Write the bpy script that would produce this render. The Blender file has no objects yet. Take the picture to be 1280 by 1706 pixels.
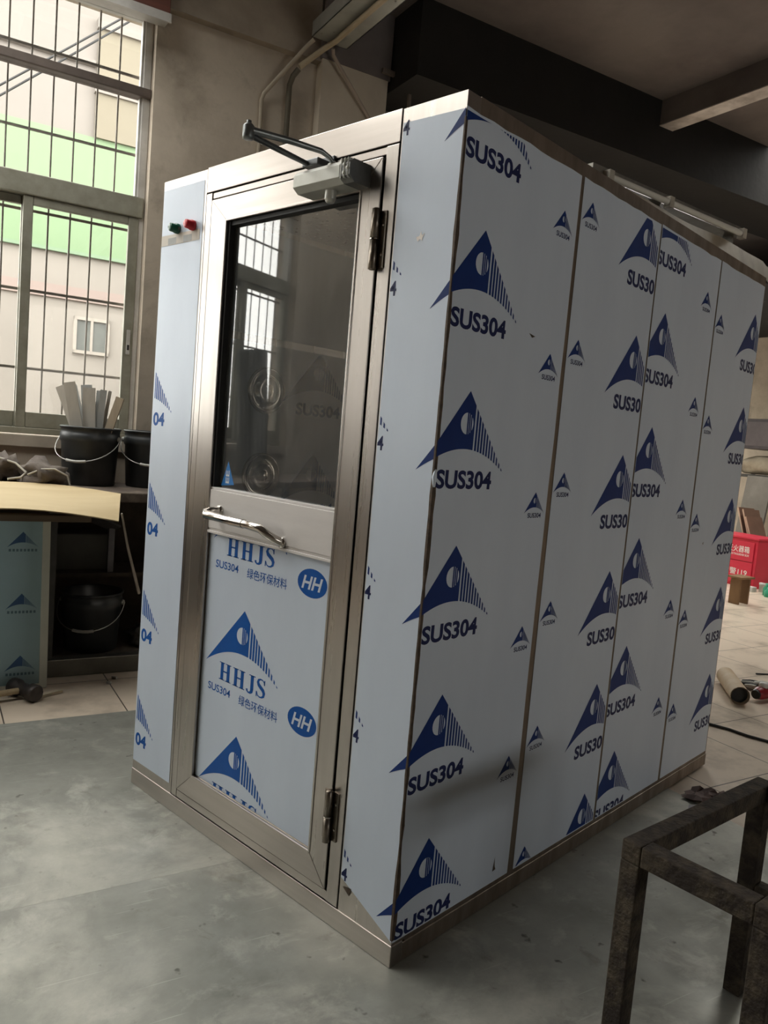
import bpy, bmesh, math, random
from math import sin, cos, pi, radians, sqrt
from mathutils import Vector, Matrix, noise

random.seed(7)
scene = bpy.context.scene
COL = scene.collection

# ------------------------------------------------------------------ camera
FPX = 1292.36
cam_d = bpy.data.cameras.new('camera')
cam = bpy.data.objects.new('camera', cam_d)
COL.objects.link(cam)
r_ = Vector((0.72343693, 0.68525138, 0.08408065))
u_ = Vector((-0.12651265, 0.01185671, 0.99189413))
f_ = Vector((-0.6786999, 0.72821011, -0.09527055))
cam.matrix_world = Matrix(((r_.x, u_.x, -f_.x, 1.15935884), (r_.y, u_.y, -f_.y, -1.40342769),
                           (r_.z, u_.z, -f_.z, 1.30991318), (0, 0, 0, 1)))
cam_d.sensor_fit = 'VERTICAL'
cam_d.sensor_height = 32.0
cam_d.lens = FPX * 32.0 / 1706.0
cam_d.clip_start = 0.02
scene.camera = cam

# ------------------------------------------------------------------ light and exposure
scene.view_settings.view_transform = 'Standard'
scene.view_settings.look = 'None'
scene.view_settings.exposure = 0.68
scene.view_settings.gamma = 1.0
scene.view_settings.use_curve_mapping = False
world = bpy.data.worlds.new('overcast_sky')
scene.world = world
world.use_nodes = True
wn = world.node_tree.nodes
wn['Background'].inputs['Color'].default_value = (1.0, 0.975, 0.935, 1)
wn['Background'].inputs['Strength'].default_value = 5.5
scene.cycles.max_bounces = 8
scene.cycles.diffuse_bounces = 5
scene.cycles.glossy_bounces = 4
scene.cycles.transparent_max_bounces = 12
scene.cycles.caustics_reflective = False
scene.cycles.caustics_refractive = False
scene.cycles.use_denoising = True

# the workshop stands 16 degrees askew to the cabin: s runs along the window wall, d goes out towards it
ROT = radians(74)
WM = Matrix.Rotation(ROT, 4, 'Z')


def W(s, d, z=0.0):
    return WM @ Vector((s, d, z))


def portal(name, s0, s1, d, z0, z1, turn=0.0):
    """sky portal lying in an opening (guides daylight sampling, gives no light of its own)"""
    L = bpy.data.lights.new(name, 'AREA')
    L.shape = 'RECTANGLE'
    L.size = abs(s1 - s0)
    L.size_y = abs(z1 - z0)
    L.cycles.is_portal = True
    o = bpy.data.objects.new(name, L)
    COL.objects.link(o)
    p = W((s0 + s1) / 2, d, (z0 + z1) / 2)
    # light shines along its -Z: make that -d (into the room)
    o.matrix_world = Matrix.Translation(p) @ WM @ Matrix.Rotation(turn, 4, 'Z') @ Matrix.Rotation(radians(-90), 4, 'X')
    return o


WIN_Z0, WIN_Z1 = 1.10, 3.53
WINDOWS = [(-1.75, 0.03), (-3.86, -2.08), (-7.6, -5.82), (-9.72, -7.94)]
for i, (a, b) in enumerate(WINDOWS):
    portal('sky_portal', a, b, 3.42, WIN_Z0, WIN_Z1)
BAY_DOOR = (2.2, 8.3, 3.05)
portal('sky_portal', BAY_DOOR[0], BAY_DOOR[1], 6.75, 0, BAY_DOOR[2])
RWIN = (1.0, 4.0, 1.25, 2.1)          # added window band in the far right wall, unseen, to brighten the cabin side
portal('sky_portal', RWIN[0], RWIN[1], -6.25, RWIN[2], RWIN[3], pi)
# unseen roof openings added to bring in extra daylight: (s0, s1, d0, d1)
FILL_SKYLIGHTS = [(-4.8, -0.5, 1.3, 3.0), (4.9, 7.6, 1.2, 2.72), (3.5, 6.7, 3.8, 6.3)]
for a, b, c, d in FILL_SKYLIGHTS:
    L = bpy.data.lights.new('sky_portal', 'AREA')
    L.shape = 'RECTANGLE'
    L.size, L.size_y = b - a, d - c
    L.cycles.is_portal = True
    o = bpy.data.objects.new('sky_portal', L)
    COL.objects.link(o)
    o.matrix_world = Matrix.Translation(W((a + b) / 2, (c + d) / 2, 4.18)) @ WM


# ------------------------------------------------------------------ materials
def lin(c):
    return tuple((x / 12.92 if x <= 0.04045 else ((x + 0.055) / 1.055) ** 2.4) for x in c)


MATS = {}


def mat(name, base, rough=0.5, metal=0.0, var=None, vscale=6.0, vstretch=(1, 1, 1), spec=0.5, bump=0.0, bscale=40.0,
        rvar=0.0, vlo=0.35, vhi=0.65, detail=6.0, coat=0.0):
    """procedural material: base colour mottled towards var by noise"""
    if name in MATS:
        return MATS[name]
    m = bpy.data.materials.new(name)
    m.use_nodes = True
    nt = m.node_tree
    n = nt.nodes
    l = nt.links
    p = n['Principled BSDF']
    p.inputs['Base Color'].default_value = (*base, 1)
    p.inputs['Roughness'].default_value = rough
    p.inputs['Metallic'].default_value = metal
    p.inputs['Specular IOR Level'].default_value = spec
    p.inputs['Coat Weight'].default_value = coat
    p.inputs['Coat Roughness'].default_value = 0.12
    tc = n.new('ShaderNodeTexCoord')
    mp = n.new('ShaderNodeMapping')
    mp.inputs['Scale'].default_value = vstretch
    l.new(tc.outputs['Object'], mp.inputs['Vector'])
    if var is not None:
        t = n.new('ShaderNodeTexNoise')
        t.inputs['Scale'].default_value = vscale
        t.inputs['Detail'].default_value = detail
        t.inputs['Roughness'].default_value = 0.62
        l.new(mp.outputs['Vector'], t.inputs['Vector'])
        r = n.new('ShaderNodeValToRGB')
        r.color_ramp.elements[0].position = vlo
        r.color_ramp.elements[1].position = vhi
        r.color_ramp.elements[0].color = (*base, 1)
        r.color_ramp.elements[1].color = (*var, 1)
        l.new(t.outputs['Fac'], r.inputs['Fac'])
        l.new(r.outputs['Color'], p.inputs['Base Color'])
        if rvar:
            mr = n.new('ShaderNodeMapRange')
            mr.inputs['From Min'].default_value = 0.3
            mr.inputs['From Max'].default_value = 0.7
            mr.inputs['To Min'].default_value = max(0.02, rough - rvar)
            mr.inputs['To Max'].default_value = rough + rvar
            l.new(t.outputs['Fac'], mr.inputs['Value'])
            l.new(mr.outputs['Result'], p.inputs['Roughness'])
    if bump:
        t2 = n.new('ShaderNodeTexNoise')
        t2.inputs['Scale'].default_value = bscale
        t2.inputs['Detail'].default_value = 5
        l.new(mp.outputs['Vector'], t2.inputs['Vector'])
        b = n.new('ShaderNodeBump')
        b.inputs['Strength'].default_value = bump
        b.inputs['Distance'].default_value = 0.01
        l.new(t2.outputs['Fac'], b.inputs['Height'])
        l.new(b.outputs['Normal'], p.inputs['Normal'])
    MATS[name] = m
    return m


def glass_mat(name, tint=(0.9, 0.93, 0.92), ior=0.04, dust=0.0):
    m = bpy.data.materials.new(name)
    m.use_nodes = True
    nt = m.node_tree
    n, l = nt.nodes, nt.links
    n.remove(n['Principled BSDF'])
    tr = n.new('ShaderNodeBsdfTransparent')
    tr.inputs['Color'].default_value = (*tint, 1)
    gl = n.new('ShaderNodeBsdfGlossy')
    gl.inputs['Roughness'].default_value = 0.02
    gl.inputs['Color'].default_value = (1, 1, 1, 1)
    f0 = ior
    lw = n.new('ShaderNodeLayerWeight')
    lw.inputs['Blend'].default_value = 0.5
    pw = n.new('ShaderNodeMath')
    pw.operation = 'POWER'
    pw.inputs[1].default_value = 5.0
    l.new(lw.outputs['Facing'], pw.inputs[0])
    ma = n.new('ShaderNodeMath')
    ma.operation = 'MULTIPLY_ADD'
    ma.inputs[1].default_value = 1 - f0
    ma.inputs[2].default_value = f0
    l.new(pw.outputs['Value'], ma.inputs[0])
    mx = n.new('ShaderNodeMixShader')
    l.new(ma.outputs['Value'], mx.inputs['Fac'])
    l.new(tr.outputs['BSDF'], mx.inputs[1])
    l.new(gl.outputs['BSDF'], mx.inputs[2])
    last = mx
    if dust:
        df = n.new('ShaderNodeBsdfDiffuse')
        df.inputs['Color'].default_value = (0.62, 0.63, 0.63, 1)
        tc = n.new('ShaderNodeTexCoord')
        mp = n.new('ShaderNodeMapping')
        mp.inputs['Scale'].default_value = (6, 6, 0.8)
        l.new(tc.outputs['Object'], mp.inputs['Vector'])
        t = n.new('ShaderNodeTexNoise')
        t.inputs['Scale'].default_value = 3
        l.new(mp.outputs['Vector'], t.inputs['Vector'])
        mm = n.new('ShaderNodeMath')
        mm.operation = 'MULTIPLY'
        mm.inputs[1].default_value = dust * 2
        l.new(t.outputs['Fac'], mm.inputs[0])
        m2 = n.new('ShaderNodeMixShader')
        l.new(mm.outputs['Value'], m2.inputs['Fac'])
        l.new(mx.outputs['Shader'], m2.inputs[1])
        l.new(df.outputs['BSDF'], m2.inputs[2])
        last = m2
    l.new(last.outputs['Shader'], n['Material Output'].inputs['Surface'])
    MATS[name] = m
    return m


def add_scratches(m, colour=(0.55, 0.55, 0.5), dark=(0.05, 0.045, 0.035)):
    """fine scratches and dark specks over a mottled plate material"""
    nt = m.node_tree
    n, l = nt.nodes, nt.links
    p = n['Principled BSDF']
    src = p.inputs['Base Color'].links[0].from_socket
    tc = n.new('ShaderNodeTexCoord')
    last = src
    for ang, sc in ((0.5, (2.0, 60, 1)), (-0.9, (1.6, 46, 1))):
        mp = n.new('ShaderNodeMapping')
        mp.inputs['Rotation'].default_value = (0, 0, ang)
        mp.inputs['Scale'].default_value = sc
        l.new(tc.outputs['Object'], mp.inputs['Vector'])
        t = n.new('ShaderNodeTexNoise')
        t.inputs['Scale'].default_value = 1.6
        t.inputs['Detail'].default_value = 3
        l.new(mp.outputs['Vector'], t.inputs['Vector'])
        r = n.new('ShaderNodeValToRGB')
        r.color_ramp.elements[0].position = 0.69
        r.color_ramp.elements[1].position = 0.76
        r.color_ramp.elements[0].color = (0, 0, 0, 1)
        r.color_ramp.elements[1].color = (0.55, 0.55, 0.55, 1)
        l.new(t.outputs['Fac'], r.inputs['Fac'])
        mx = n.new('ShaderNodeMix')
        mx.data_type = 'RGBA'
        mx.inputs['B'].default_value = (*colour, 1)
        l.new(r.outputs['Color'], mx.inputs['Factor'])
        l.new(last, mx.inputs['A'])
        last = mx.outputs['Result']
    v = n.new('ShaderNodeTexNoise')
    v.inputs['Scale'].default_value = 17
    v.inputs['Detail'].default_value = 3
    l.new(tc.outputs['Object'], v.inputs['Vector'])
    r = n.new('ShaderNodeValToRGB')
    r.color_ramp.elements[0].position = 0.68
    r.color_ramp.elements[1].position = 0.74
    r.color_ramp.elements[0].color = (0, 0, 0, 1)
    r.color_ramp.elements[1].color = (0.85, 0.85, 0.85, 1)
    l.new(v.outputs['Fac'], r.inputs['Fac'])
    mx = n.new('ShaderNodeMix')
    mx.data_type = 'RGBA'
    mx.inputs['B'].default_value = (*dark, 1)
    l.new(r.outputs['Color'], mx.inputs['Factor'])
    l.new(last, mx.inputs['A'])
    l.new(mx.outputs['Result'], p.inputs['Base Color'])


def tile_mat(name):
    m = bpy.data.materials.new(name)
    m.use_nodes = True
    nt = m.node_tree
    n, l = nt.nodes, nt.links
    p = n['Principled BSDF']
    tc = n.new('ShaderNodeTexCoord')
    mp = n.new('ShaderNodeMapping')
    mp.inputs['Location'].default_value = (0.21, 0.1, 0)
    l.new(tc.outputs['Object'], mp.inputs['Vector'])
    b = n.new('ShaderNodeTexBrick')
    b.offset = 0.0
    b.inputs['Scale'].default_value = 1.0
    b.inputs['Brick Width'].default_value = 0.5
    b.inputs['Row Height'].default_value = 0.5
    b.inputs['Mortar Size'].default_value = 0.003
    b.inputs['Color1'].default_value = (0.66, 0.55, 0.44, 1)
    b.inputs['Color2'].default_value = (0.63, 0.53, 0.425, 1)
    b.inputs['Mortar'].default_value = (0.06, 0.05, 0.04, 1)
    l.new(mp.outputs['Vector'], b.inputs['Vector'])
    t = n.new('ShaderNodeTexNoise')
    t.inputs['Scale'].default_value = 2.6
    t.inputs['Detail'].default_value = 8
    t.inputs['Roughness'].default_value = 0.65
    l.new(tc.outputs['Object'], t.inputs['Vector'])
    r = n.new('ShaderNodeValToRGB')
    r.color_ramp.elements[0].position = 0.48
    r.color_ramp.elements[1].position = 0.74
    r.color_ramp.elements[0].color = (0, 0, 0, 1)
    r.color_ramp.elements[1].color = (0.75, 0.75, 0.75, 1)
    l.new(t.outputs['Fac'], r.inputs['Fac'])
    mx = n.new('ShaderNodeMix')
    mx.data_type = 'RGBA'
    mx.inputs['B'].default_value = (0.16, 0.12, 0.085, 1)
    l.new(r.outputs['Color'], mx.inputs['Factor'])
    l.new(b.outputs['Color'], mx.inputs['A'])
    l.new(mx.outputs['Result'], p.inputs['Base Color'])
    p.inputs['Roughness'].default_value = 0.38
    MATS[name] = m
    return m


# steel and film of the cabin
STEEL = mat('brushed_stainless', (0.46, 0.425, 0.395), 0.29, 1.0, (0.425, 0.39, 0.36), 14, (3, 3, 0.1), rvar=0.03)
STEEL_H = mat('brushed_stainless_header', (0.47, 0.43, 0.40), 0.31, 1.0, (0.43, 0.39, 0.36), 14, (0.1, 3, 3), rvar=0.04)
CHROME = mat('polished_steel', (0.62, 0.58, 0.53), 0.12, 1.0, (0.5, 0.46, 0.42), 30)
HINGE = mat('dark_hinge_steel', (0.28, 0.24, 0.20), 0.32, 1.0, (0.2, 0.17, 0.14), 30)
FILM = mat('protective_film', (0.70, 0.78, 0.90), 0.40, 0.10, (0.65, 0.725, 0.845), 2.2, (1.5, 1.5, 0.5), rvar=0.05, coat=0.05)
BLUE = mat('blue_film_print', (0.004, 0.028, 0.16), 0.45, 0.0, (0.005, 0.034, 0.185), 12, spec=0.25)
BLUE2 = mat('bright_blue_film_print', (0.003, 0.085, 0.36), 0.45, 0.0, (0.004, 0.10, 0.41), 12, spec=0.25)
INK = mat('dark_blue_lettering', (0.010, 0.018, 0.085), 0.45, 0.0, (0.014, 0.022, 0.1), 15, spec=0.25)
EDGE = mat('torn_film_edge', (0.045, 0.03, 0.022), 0.6, 0.3, (0.12, 0.085, 0.06), 30)
RUBBER = mat('black_gasket', (0.012, 0.012, 0.013), 0.6, 0, (0.02, 0.02, 0.02), 20)
GLASS = glass_mat('door_glass', (0.86, 0.9, 0.9), 0.13, 0.075)
PANE = glass_mat('window_glass', (0.96, 0.97, 0.96), 0.035)
CLOSER = mat('silver_closer_paint', (0.66, 0.66, 0.61), 0.38, 0.25, (0.60, 0.60, 0.55), 20)
ARM = mat('grey_closer_arm', (0.17, 0.175, 0.18), 0.4, 0.8, (0.12, 0.125, 0.13), 20)
STEEL_D = mat('dim_side_stainless', (0.33, 0.275, 0.23), 0.42, 0.9, (0.22, 0.18, 0.15), 7, (2, 2, 0.5), rvar=0.08)  # stainless darkened: plinth dirt, plus the shaded side's dim reflections put into colour
SATIN = mat('satin_pale_steel', (0.80, 0.76, 0.74), 0.42, 0.2, (0.72, 0.68, 0.66), 5, (0.5, 3, 3), rvar=0.06)
# room
PLASTER = mat('dirty_plaster', (0.55, 0.475, 0.385), 0.9, 0, (0.34, 0.285, 0.225), 2.3, bump=0.15, bscale=30, vlo=0.4, vhi=0.75)
DINGY = mat('dingy_plaster', (0.26, 0.225, 0.19), 0.92, 0, (0.17, 0.145, 0.12), 1.5, bump=0.15, bscale=30)
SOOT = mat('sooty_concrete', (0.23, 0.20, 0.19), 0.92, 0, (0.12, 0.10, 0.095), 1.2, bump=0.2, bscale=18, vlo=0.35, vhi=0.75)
SHADE_BLACK = mat('shade_black_concrete', (0.014, 0.012, 0.011), 0.95, 0, (0.008, 0.007, 0.006), 2.0, bump=0.2, bscale=18)  # unlit depth of the bay and beam put into a near-black colour
BEAMEDGE = mat('lit_soffit_concrete', (0.78, 0.72, 0.68), 0.9, 0, (0.45, 0.40, 0.37), 7, bump=0.4, bscale=30)  # paler than the beam: light on the soffit put into the colour
TILE = tile_mat('cream_floor_tiles')
PLATE = mat('worn_steel_plate', (0.36, 0.36, 0.32), 0.46, 0.35, (0.22, 0.22, 0.195), 3.2, rvar=0.13, vlo=0.32, vhi=0.68, detail=9, bump=0.04, bscale=60)
add_scratches(PLATE)


def add_patches(m, colour, scale, lo, hi, amount):
    nt = m.node_tree
    n, l = nt.nodes, nt.links
    p = n['Principled BSDF']
    src = p.inputs['Base Color'].links[0].from_socket
    tc = n.new('ShaderNodeTexCoord')
    t = n.new('ShaderNodeTexNoise')
    t.inputs['Scale'].default_value = scale
    t.inputs['Detail'].default_value = 10
    t.inputs['Roughness'].default_value = 0.68
    t.inputs['Distortion'].default_value = 0.4
    l.new(tc.outputs['Object'], t.inputs['Vector'])
    r = n.new('ShaderNodeValToRGB')
    r.color_ramp.elements[0].position = lo
    r.color_ramp.elements[1].position = hi
    r.color_ramp.elements[0].color = (0, 0, 0, 1)
    r.color_ramp.elements[1].color = (amount, amount, amount, 1)
    l.new(t.outputs['Fac'], r.inputs['Fac'])
    mx = n.new('ShaderNodeMix')
    mx.data_type = 'RGBA'
    mx.inputs['B'].default_value = (*colour, 1)
    l.new(r.outputs['Color'], mx.inputs['Factor'])
    l.new(src, mx.inputs['A'])
    l.new(mx.outputs['Result'], p.inputs['Base Color'])


add_patches(PLATE, (0.54, 0.525, 0.46), 1.1, 0.50, 0.66, 0.8)
add_patches(PLASTER, (0.17, 0.14, 0.11), 2.2, 0.56, 0.75, 0.6)
add_patches(PLATE, (0.60, 0.585, 0.52), 5.5, 0.54, 0.70, 0.55)
add_patches(PLATE, (0.13, 0.12, 0.09), 9.0, 0.60, 0.72, 0.5)
add_patches(PLATE, (0.14, 0.115, 0.085), 2.3, 0.60, 0.74, 0.55)
ALU = mat('aluminium_window_frame', (0.34, 0.33, 0.27), 0.45, 0.3, (0.25, 0.24, 0.19), 9)
WHITEALU = mat('pale_window_trim', (0.62, 0.60, 0.57), 0.4, 0.2, (0.45, 0.43, 0.40), 6)
BAR = mat('grille_bar_paint', (0.19, 0.17, 0.15), 0.5, 0.3, (0.25, 0.22, 0.19), 20)
REDWOOD = mat('red_brown_wood', (0.13, 0.045, 0.03), 0.55, 0, (0.08, 0.03, 0.022), 6, (0.4, 6, 6))


# ------------------------------------------------------------------ mesh helper
class MB:
    """collects shapes given in one frame (matrix M to world) and links them as ONE mesh object"""

    def __init__(self, M=None):
        self.v, self.f, self.mi, self.sm = [], [], [], []
        self.M = M or Matrix.Identity(4)
        self.cur = 0

    def add(self, verts, faces, mi=None, smooth=False):
        o = len(self.v)
        self.v += [self.M @ Vector(p) for p in verts]
        self.f += [[i + o for i in f] for f in faces]
        self.mi += [self.cur if mi is None else mi] * len(faces)
        self.sm += [smooth] * len(faces)
        return self

    def box(self, lo, hi, mi=None):
        x0, y0, z0 = lo
        x1, y1, z1 = hi
        v = [(x0, y0, z0), (x1, y0, z0), (x1, y1, z0), (x0, y1, z0), (x0, y0, z1), (x1, y0, z1), (x1, y1, z1), (x0, y1, z1)]
        f = [(0, 3, 2, 1), (4, 5, 6, 7), (0, 1, 5, 4), (1, 2, 6, 5), (2, 3, 7, 6), (3, 0, 4, 7)]
        return self.add(v, f, mi)

    def bbox(self, lo, hi, b=0.003, mi=None):
        """box with chamfered edges"""
        bm = bmesh.new()
        bmesh.ops.create_cube(bm, size=1.0)
        c = [(lo[i] + hi[i]) / 2 for i in range(3)]
        s = [abs(hi[i] - lo[i]) for i in range(3)]
        for v in bm.verts:
            v.co = Vector((c[0] + v.co.x * s[0], c[1] + v.co.y * s[1], c[2] + v.co.z * s[2]))
        b = min(b, min(s) * 0.4)
        bmesh.ops.bevel(bm, geom=bm.edges[:], offset=b, segments=2, profile=0.5, affect='EDGES')
        bm.verts.index_update()
        self.add([v.co[:] for v in bm.verts], [[v.index for v in f.verts] for f in bm.faces], mi)
        bm.free()
        return self

    def bar(self, a, b, w, h, up=(0, 0, 1), mi=None, bev=0.0):
        """rectangular bar from a to b, w across, h along up"""
        a, b = Vector(a), Vector(b)
        t = (b - a)
        L = t.length
        t.normalize()
        up = Vector(up)
        x = t.cross(up)
        if x.length < 1e-4:
            x = t.cross(Vector((1, 0, 0)))
        x.normalize()
        y = x.cross(t)
        v = []
        for p in (a, b):
            for sx, sy in ((-1, -1), (1, -1), (1, 1), (-1, 1)):
                v.append(p + x * (sx * w / 2) + y * (sy * h / 2))
        return self.add(v, [(3, 2, 1, 0), (4, 5, 6, 7), (0, 1, 5, 4), (1, 2, 6, 5), (2, 3, 7, 6), (3, 0, 4, 7)], mi)

    def tube(self, pts, r, n=10, mi=None, cap=True, closed=False):
        pts = [Vector(p) for p in pts]
        rs = r if isinstance(r, (list, tuple)) else [r] * len(pts)
        v, f = [], []
        prev = None
        for i, p in enumerate(pts):
            if closed:
                t = pts[(i + 1) % len(pts)] - pts[i - 1]
            else:
                t = pts[min(i + 1, len(pts) - 1)] - pts[max(i - 1, 0)]
            t.normalize()
            if prev is None:
                a = Vector((0, 0, 1)) if abs(t.z) < 0.9 else Vector((1, 0, 0))
                x = t.cross(a).normalized()
            else:
                x = (prev - t * prev.dot(t)).normalized()
            prev = x
            y = t.cross(x)
            for k in range(n):
                a = 2 * pi * k / n
                v.append(p + (x * cos(a) + y * sin(a)) * rs[i])
        m = len(pts)
        for i in range(m if closed else m - 1):
            j = (i + 1) % m
            for k in range(n):
                k2 = (k + 1) % n
                f.append((i * n + k, i * n + k2, j * n + k2, j * n + k))
        self.add(v, f, mi, True)
        if cap and not closed:
            self.add(v[:n], [tuple(range(n - 1, -1, -1))], mi)
            self.add(v[-n:], [tuple(range(n))], mi)
        return self

    def lathe(self, prof, n=32, c=(0, 0, 0), axis='z', mi=None, M=None):
        """prof: (radius, height) list"""
        v, f = [], []
        for r, h in prof:
            for k in range(n):
                a = 2 * pi * k / n
                if axis == 'z':
                    p = Vector((r * cos(a), r * sin(a), h))
                elif axis == 'y':
                    p = Vector((r * cos(a), h, -r * sin(a)))
                else:
                    p = Vector((h, r * cos(a), r * sin(a)))
                if M:
                    p = M @ p
                v.append(p + Vector(c))
        for i in range(len(prof) - 1):
            for k in range(n):
                k2 = (k + 1) % n
                f.append((i * n + k, i * n + k2, (i + 1) * n + k2, (i + 1) * n + k))
        return self.add(v, f, mi, True)

    def prism(self, poly, o, ux, uy, uz, t, mi=None):
        """polygon (2D) in frame o,ux,uy extruded by t along uz"""
        o, ux, uy, uz = Vector(o), Vector(ux), Vector(uy), Vector(uz)
        n = len(poly)
        v = [o + ux * a + uy * b for a, b in poly] + [o + ux * a + uy * b + uz * t for a, b in poly]
        f = [tuple(range(n - 1, -1, -1)), tuple(range(n, 2 * n))]
        for i in range(n):
            j = (i + 1) % n
            f.append((i, j, n + j, n + i))
        return self.add(v, f, mi)

    def build(self, name, mats, parent=None, loc=None, rot=0.0, bevel=0.0, parentM=None):
        me = bpy.data.meshes.new(name)
        if parent is not None:
            inv = world_of(parent).inverted()
        else:
            Mo = Matrix.Translation(Vector(loc or (0, 0, 0))) @ Matrix.Rotation(rot, 4, 'Z')
            inv = Mo.inverted()
        me.from_pydata([inv @ p for p in self.v], [], self.f)
        if not isinstance(mats, (list, tuple)):
            mats = [mats]
        for m in mats:
            me.materials.append(m)
        for p, mi, s in zip(me.polygons, self.mi, self.sm):
            p.material_index = mi
            p.use_smooth = s
        me.update()
        o = bpy.data.objects.new(name, me)
        COL.objects.link(o)
        if parent is not None:
            o.parent = parent
        else:
            o.location = Vector(loc or (0, 0, 0))
            o.rotation_euler = (0, 0, rot)
        if bevel:
            md = o.modifiers.new('bevel', 'BEVEL')
            md.width = bevel
            md.segments = 2
            md.limit_method = 'ANGLE'
        return o


def world_of(o):
    M = Matrix.Translation(o.location) @ o.rotation_euler.to_matrix().to_4x4()
    return world_of(o.parent) @ M if o.parent else M


def tag(o, label, cat, group=None, kind=None):
    o['label'] = label
    o['category'] = cat
    if group:
        o['group'] = group
    if kind:
        o['kind'] = kind
    return o


def thing(name, loc, label, cat, rot=0.0, group=None):
    o = bpy.data.objects.new(name, None)
    o.empty_display_size = 0.1
    COL.objects.link(o)
    o.location = loc
    o.rotation_euler = (0, 0, rot)
    return tag(o, label, cat, group)


def struct(o):
    o['kind'] = 'structure'
    return o


def dup(root, loc=None, rot=None, label=None):
    """copy a thing with its parts and sub-parts"""
    c = root.copy()
    COL.objects.link(c)
    if loc is not None:
        c.location = loc
    if rot is not None:
        c.rotation_euler = (0, 0, rot)
    if label:
        c['label'] = label
    for ch in list(root.children):
        d = dup(ch)
        d.parent = c
    return c


# ------------------------------------------------------------------ lettering and film print
_text_cache = {}


def text_polys(s, offset=0.0, shear=0.0):
    """letters as 2D polygons, scaled to unit height and starting at x = 0; returns (polys, width)"""
    key = (s, offset, shear)
    if key in _text_cache:
        return _text_cache[key]
    cu = bpy.data.curves.new('lettering', 'FONT')
    cu.body = s
    cu.offset = offset
    cu.shear = shear
    cu.resolution_u = 4
    ob = bpy.data.objects.new('lettering', cu)
    COL.objects.link(ob)
    dg = bpy.context.evaluated_depsgraph_get()
    ev = ob.evaluated_get(dg)
    me = ev.to_mesh()
    P = [[(me.vertices[i].co.x, me.vertices[i].co.y) for i in p.vertices] for p in me.polygons]
    ev.to_mesh_clear()
    bpy.data.objects.remove(ob)
    bpy.data.curves.remove(cu)
    xs = [a for p in P for a, b in p]
    ys = [b for p in P for a, b in p]
    if not xs:
        return [], 0
    x0, x1, y0, y1 = min(xs), max(xs), min(ys), max(ys)
    h = y1 - y0
    res = ([[((a - x0) / h, (b - y0) / h) for a, b in p] for p in P], (x1 - x0) / h)
    _text_cache[key] = res
    return res


def text_at(s, x, y, w, h, offset=0.012, shear=0.0):
    """polygons of s filling the box x..x+w, y..y+h"""
    P, tw = text_polys(s, offset, shear)
    if not P:
        return []
    return [[(x + a / tw * w, y + b * h) for a, b in p] for p in P]


def clip(poly, r):
    x0, y0, x1, y1 = r
    for ax, lim, sg in ((0, x0, 1), (0, x1, -1), (1, y0, 1), (1, y1, -1)):
        out = []
        for i in range(len(poly)):
            a, b = poly[i - 1], poly[i]
            da, db = (a[ax] - lim) * sg, (b[ax] - lim) * sg
            if (da >= 0) != (db >= 0):
                t = da / (da - db)
                out.append((a[0] + (b[0] - a[0]) * t, a[1] + (b[1] - a[1]) * t))
            if db >= 0:
                out.append(b)
        poly = out
        if len(poly) < 3:
            return []
    return poly


def mountain(x, y, w, h, circle=True):
    """the film's emblem: a peak over an arch, right half in stripes. returns [(layer, colour, polygon)]"""
    out = []
    A = 0.165 * w
    arc = lambda t: A * 4 * t * (1 - t)
    hyp = lambda t: h * (1 - abs(2 * t - 1)) + 0.004 * h
    P = lambda t, v: (x + t * w, y + v)
    N = 16
    ts = sorted([0.585 * i / N for i in range(N + 1)] + [0.5])
    for a, b in zip(ts, ts[1:]):
        if b - a < 1e-6:
            continue
        out.append((1, 'b', [P(a, arc(a)), P(b, arc(b)), P(b, hyp(b)), P(a, hyp(a))]))
    for k in range(11):
        a = 0.602 + k * 0.0365
        b = a + 0.0365 * (0.66 - 0.026 * k)
        if hyp(b) > arc(b):
            out.append((1, 'b', [P(a, arc(a)), P(b, arc(b)), P(b, hyp(b)), P(a, hyp(a))]))
        elif hyp(a) > 0:
            lo = min(arc(a), hyp(a))
            out.append((1, 'b', [P(a, lo - 0.02 * h), P(b, max(0, hyp(b)) - 0.02 * h), P(b, hyp(b) + 0.03 * h), P(a, hyp(a) + 0.03 * h)]))
    if circle:
        cx, cy, rx, ry = 0.49, 0.60 * h, 0.075, 0.135 * h
        out.append((2, 'w', [P(cx + rx * cos(q * pi / 12), cy + ry * sin(q * pi / 12)) for q in range(24)]))
        for q in (0.1, 0.38, 0.66):
            c = ry * sqrt(1 - q * q)
            bw = 0.0075
            out.append((3, 'b', [P(cx + q * rx - bw, cy - c), P(cx + q * rx + bw, cy - c), P(cx + q * rx + bw, cy + c), P(cx + q * rx - bw, cy + c)]))
    return out


def sus(x, tip, sc=1.0):
    """emblem with SUS304 beneath; x is the emblem's left end, tip its top"""
    w, h = 0.333 * sc, 0.195 * sc
    out = mountain(x, tip - h, w, h)
    out += [(1, 't', p) for p in text_at('SUS304', x + 0.064 * sc, tip - 0.238 * sc, 0.222 * sc, 0.046 * sc, 0.034 if sc > .5 else 0.02)]
    return out


def decal(mb, items, rect, o, ux, uy, un, cmap):
    o, ux, uy, un = Vector(o), Vector(ux), Vector(uy), Vector(un)
    for layer, colr, poly in items:
        p = clip(poly, rect)
        if len(p) >= 3:
            q = un * (0.0004 * layer)
            mb.add([o + ux * a + uy * b + q for a, b in p], [tuple(range(len(p)))], cmap[colr])


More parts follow.
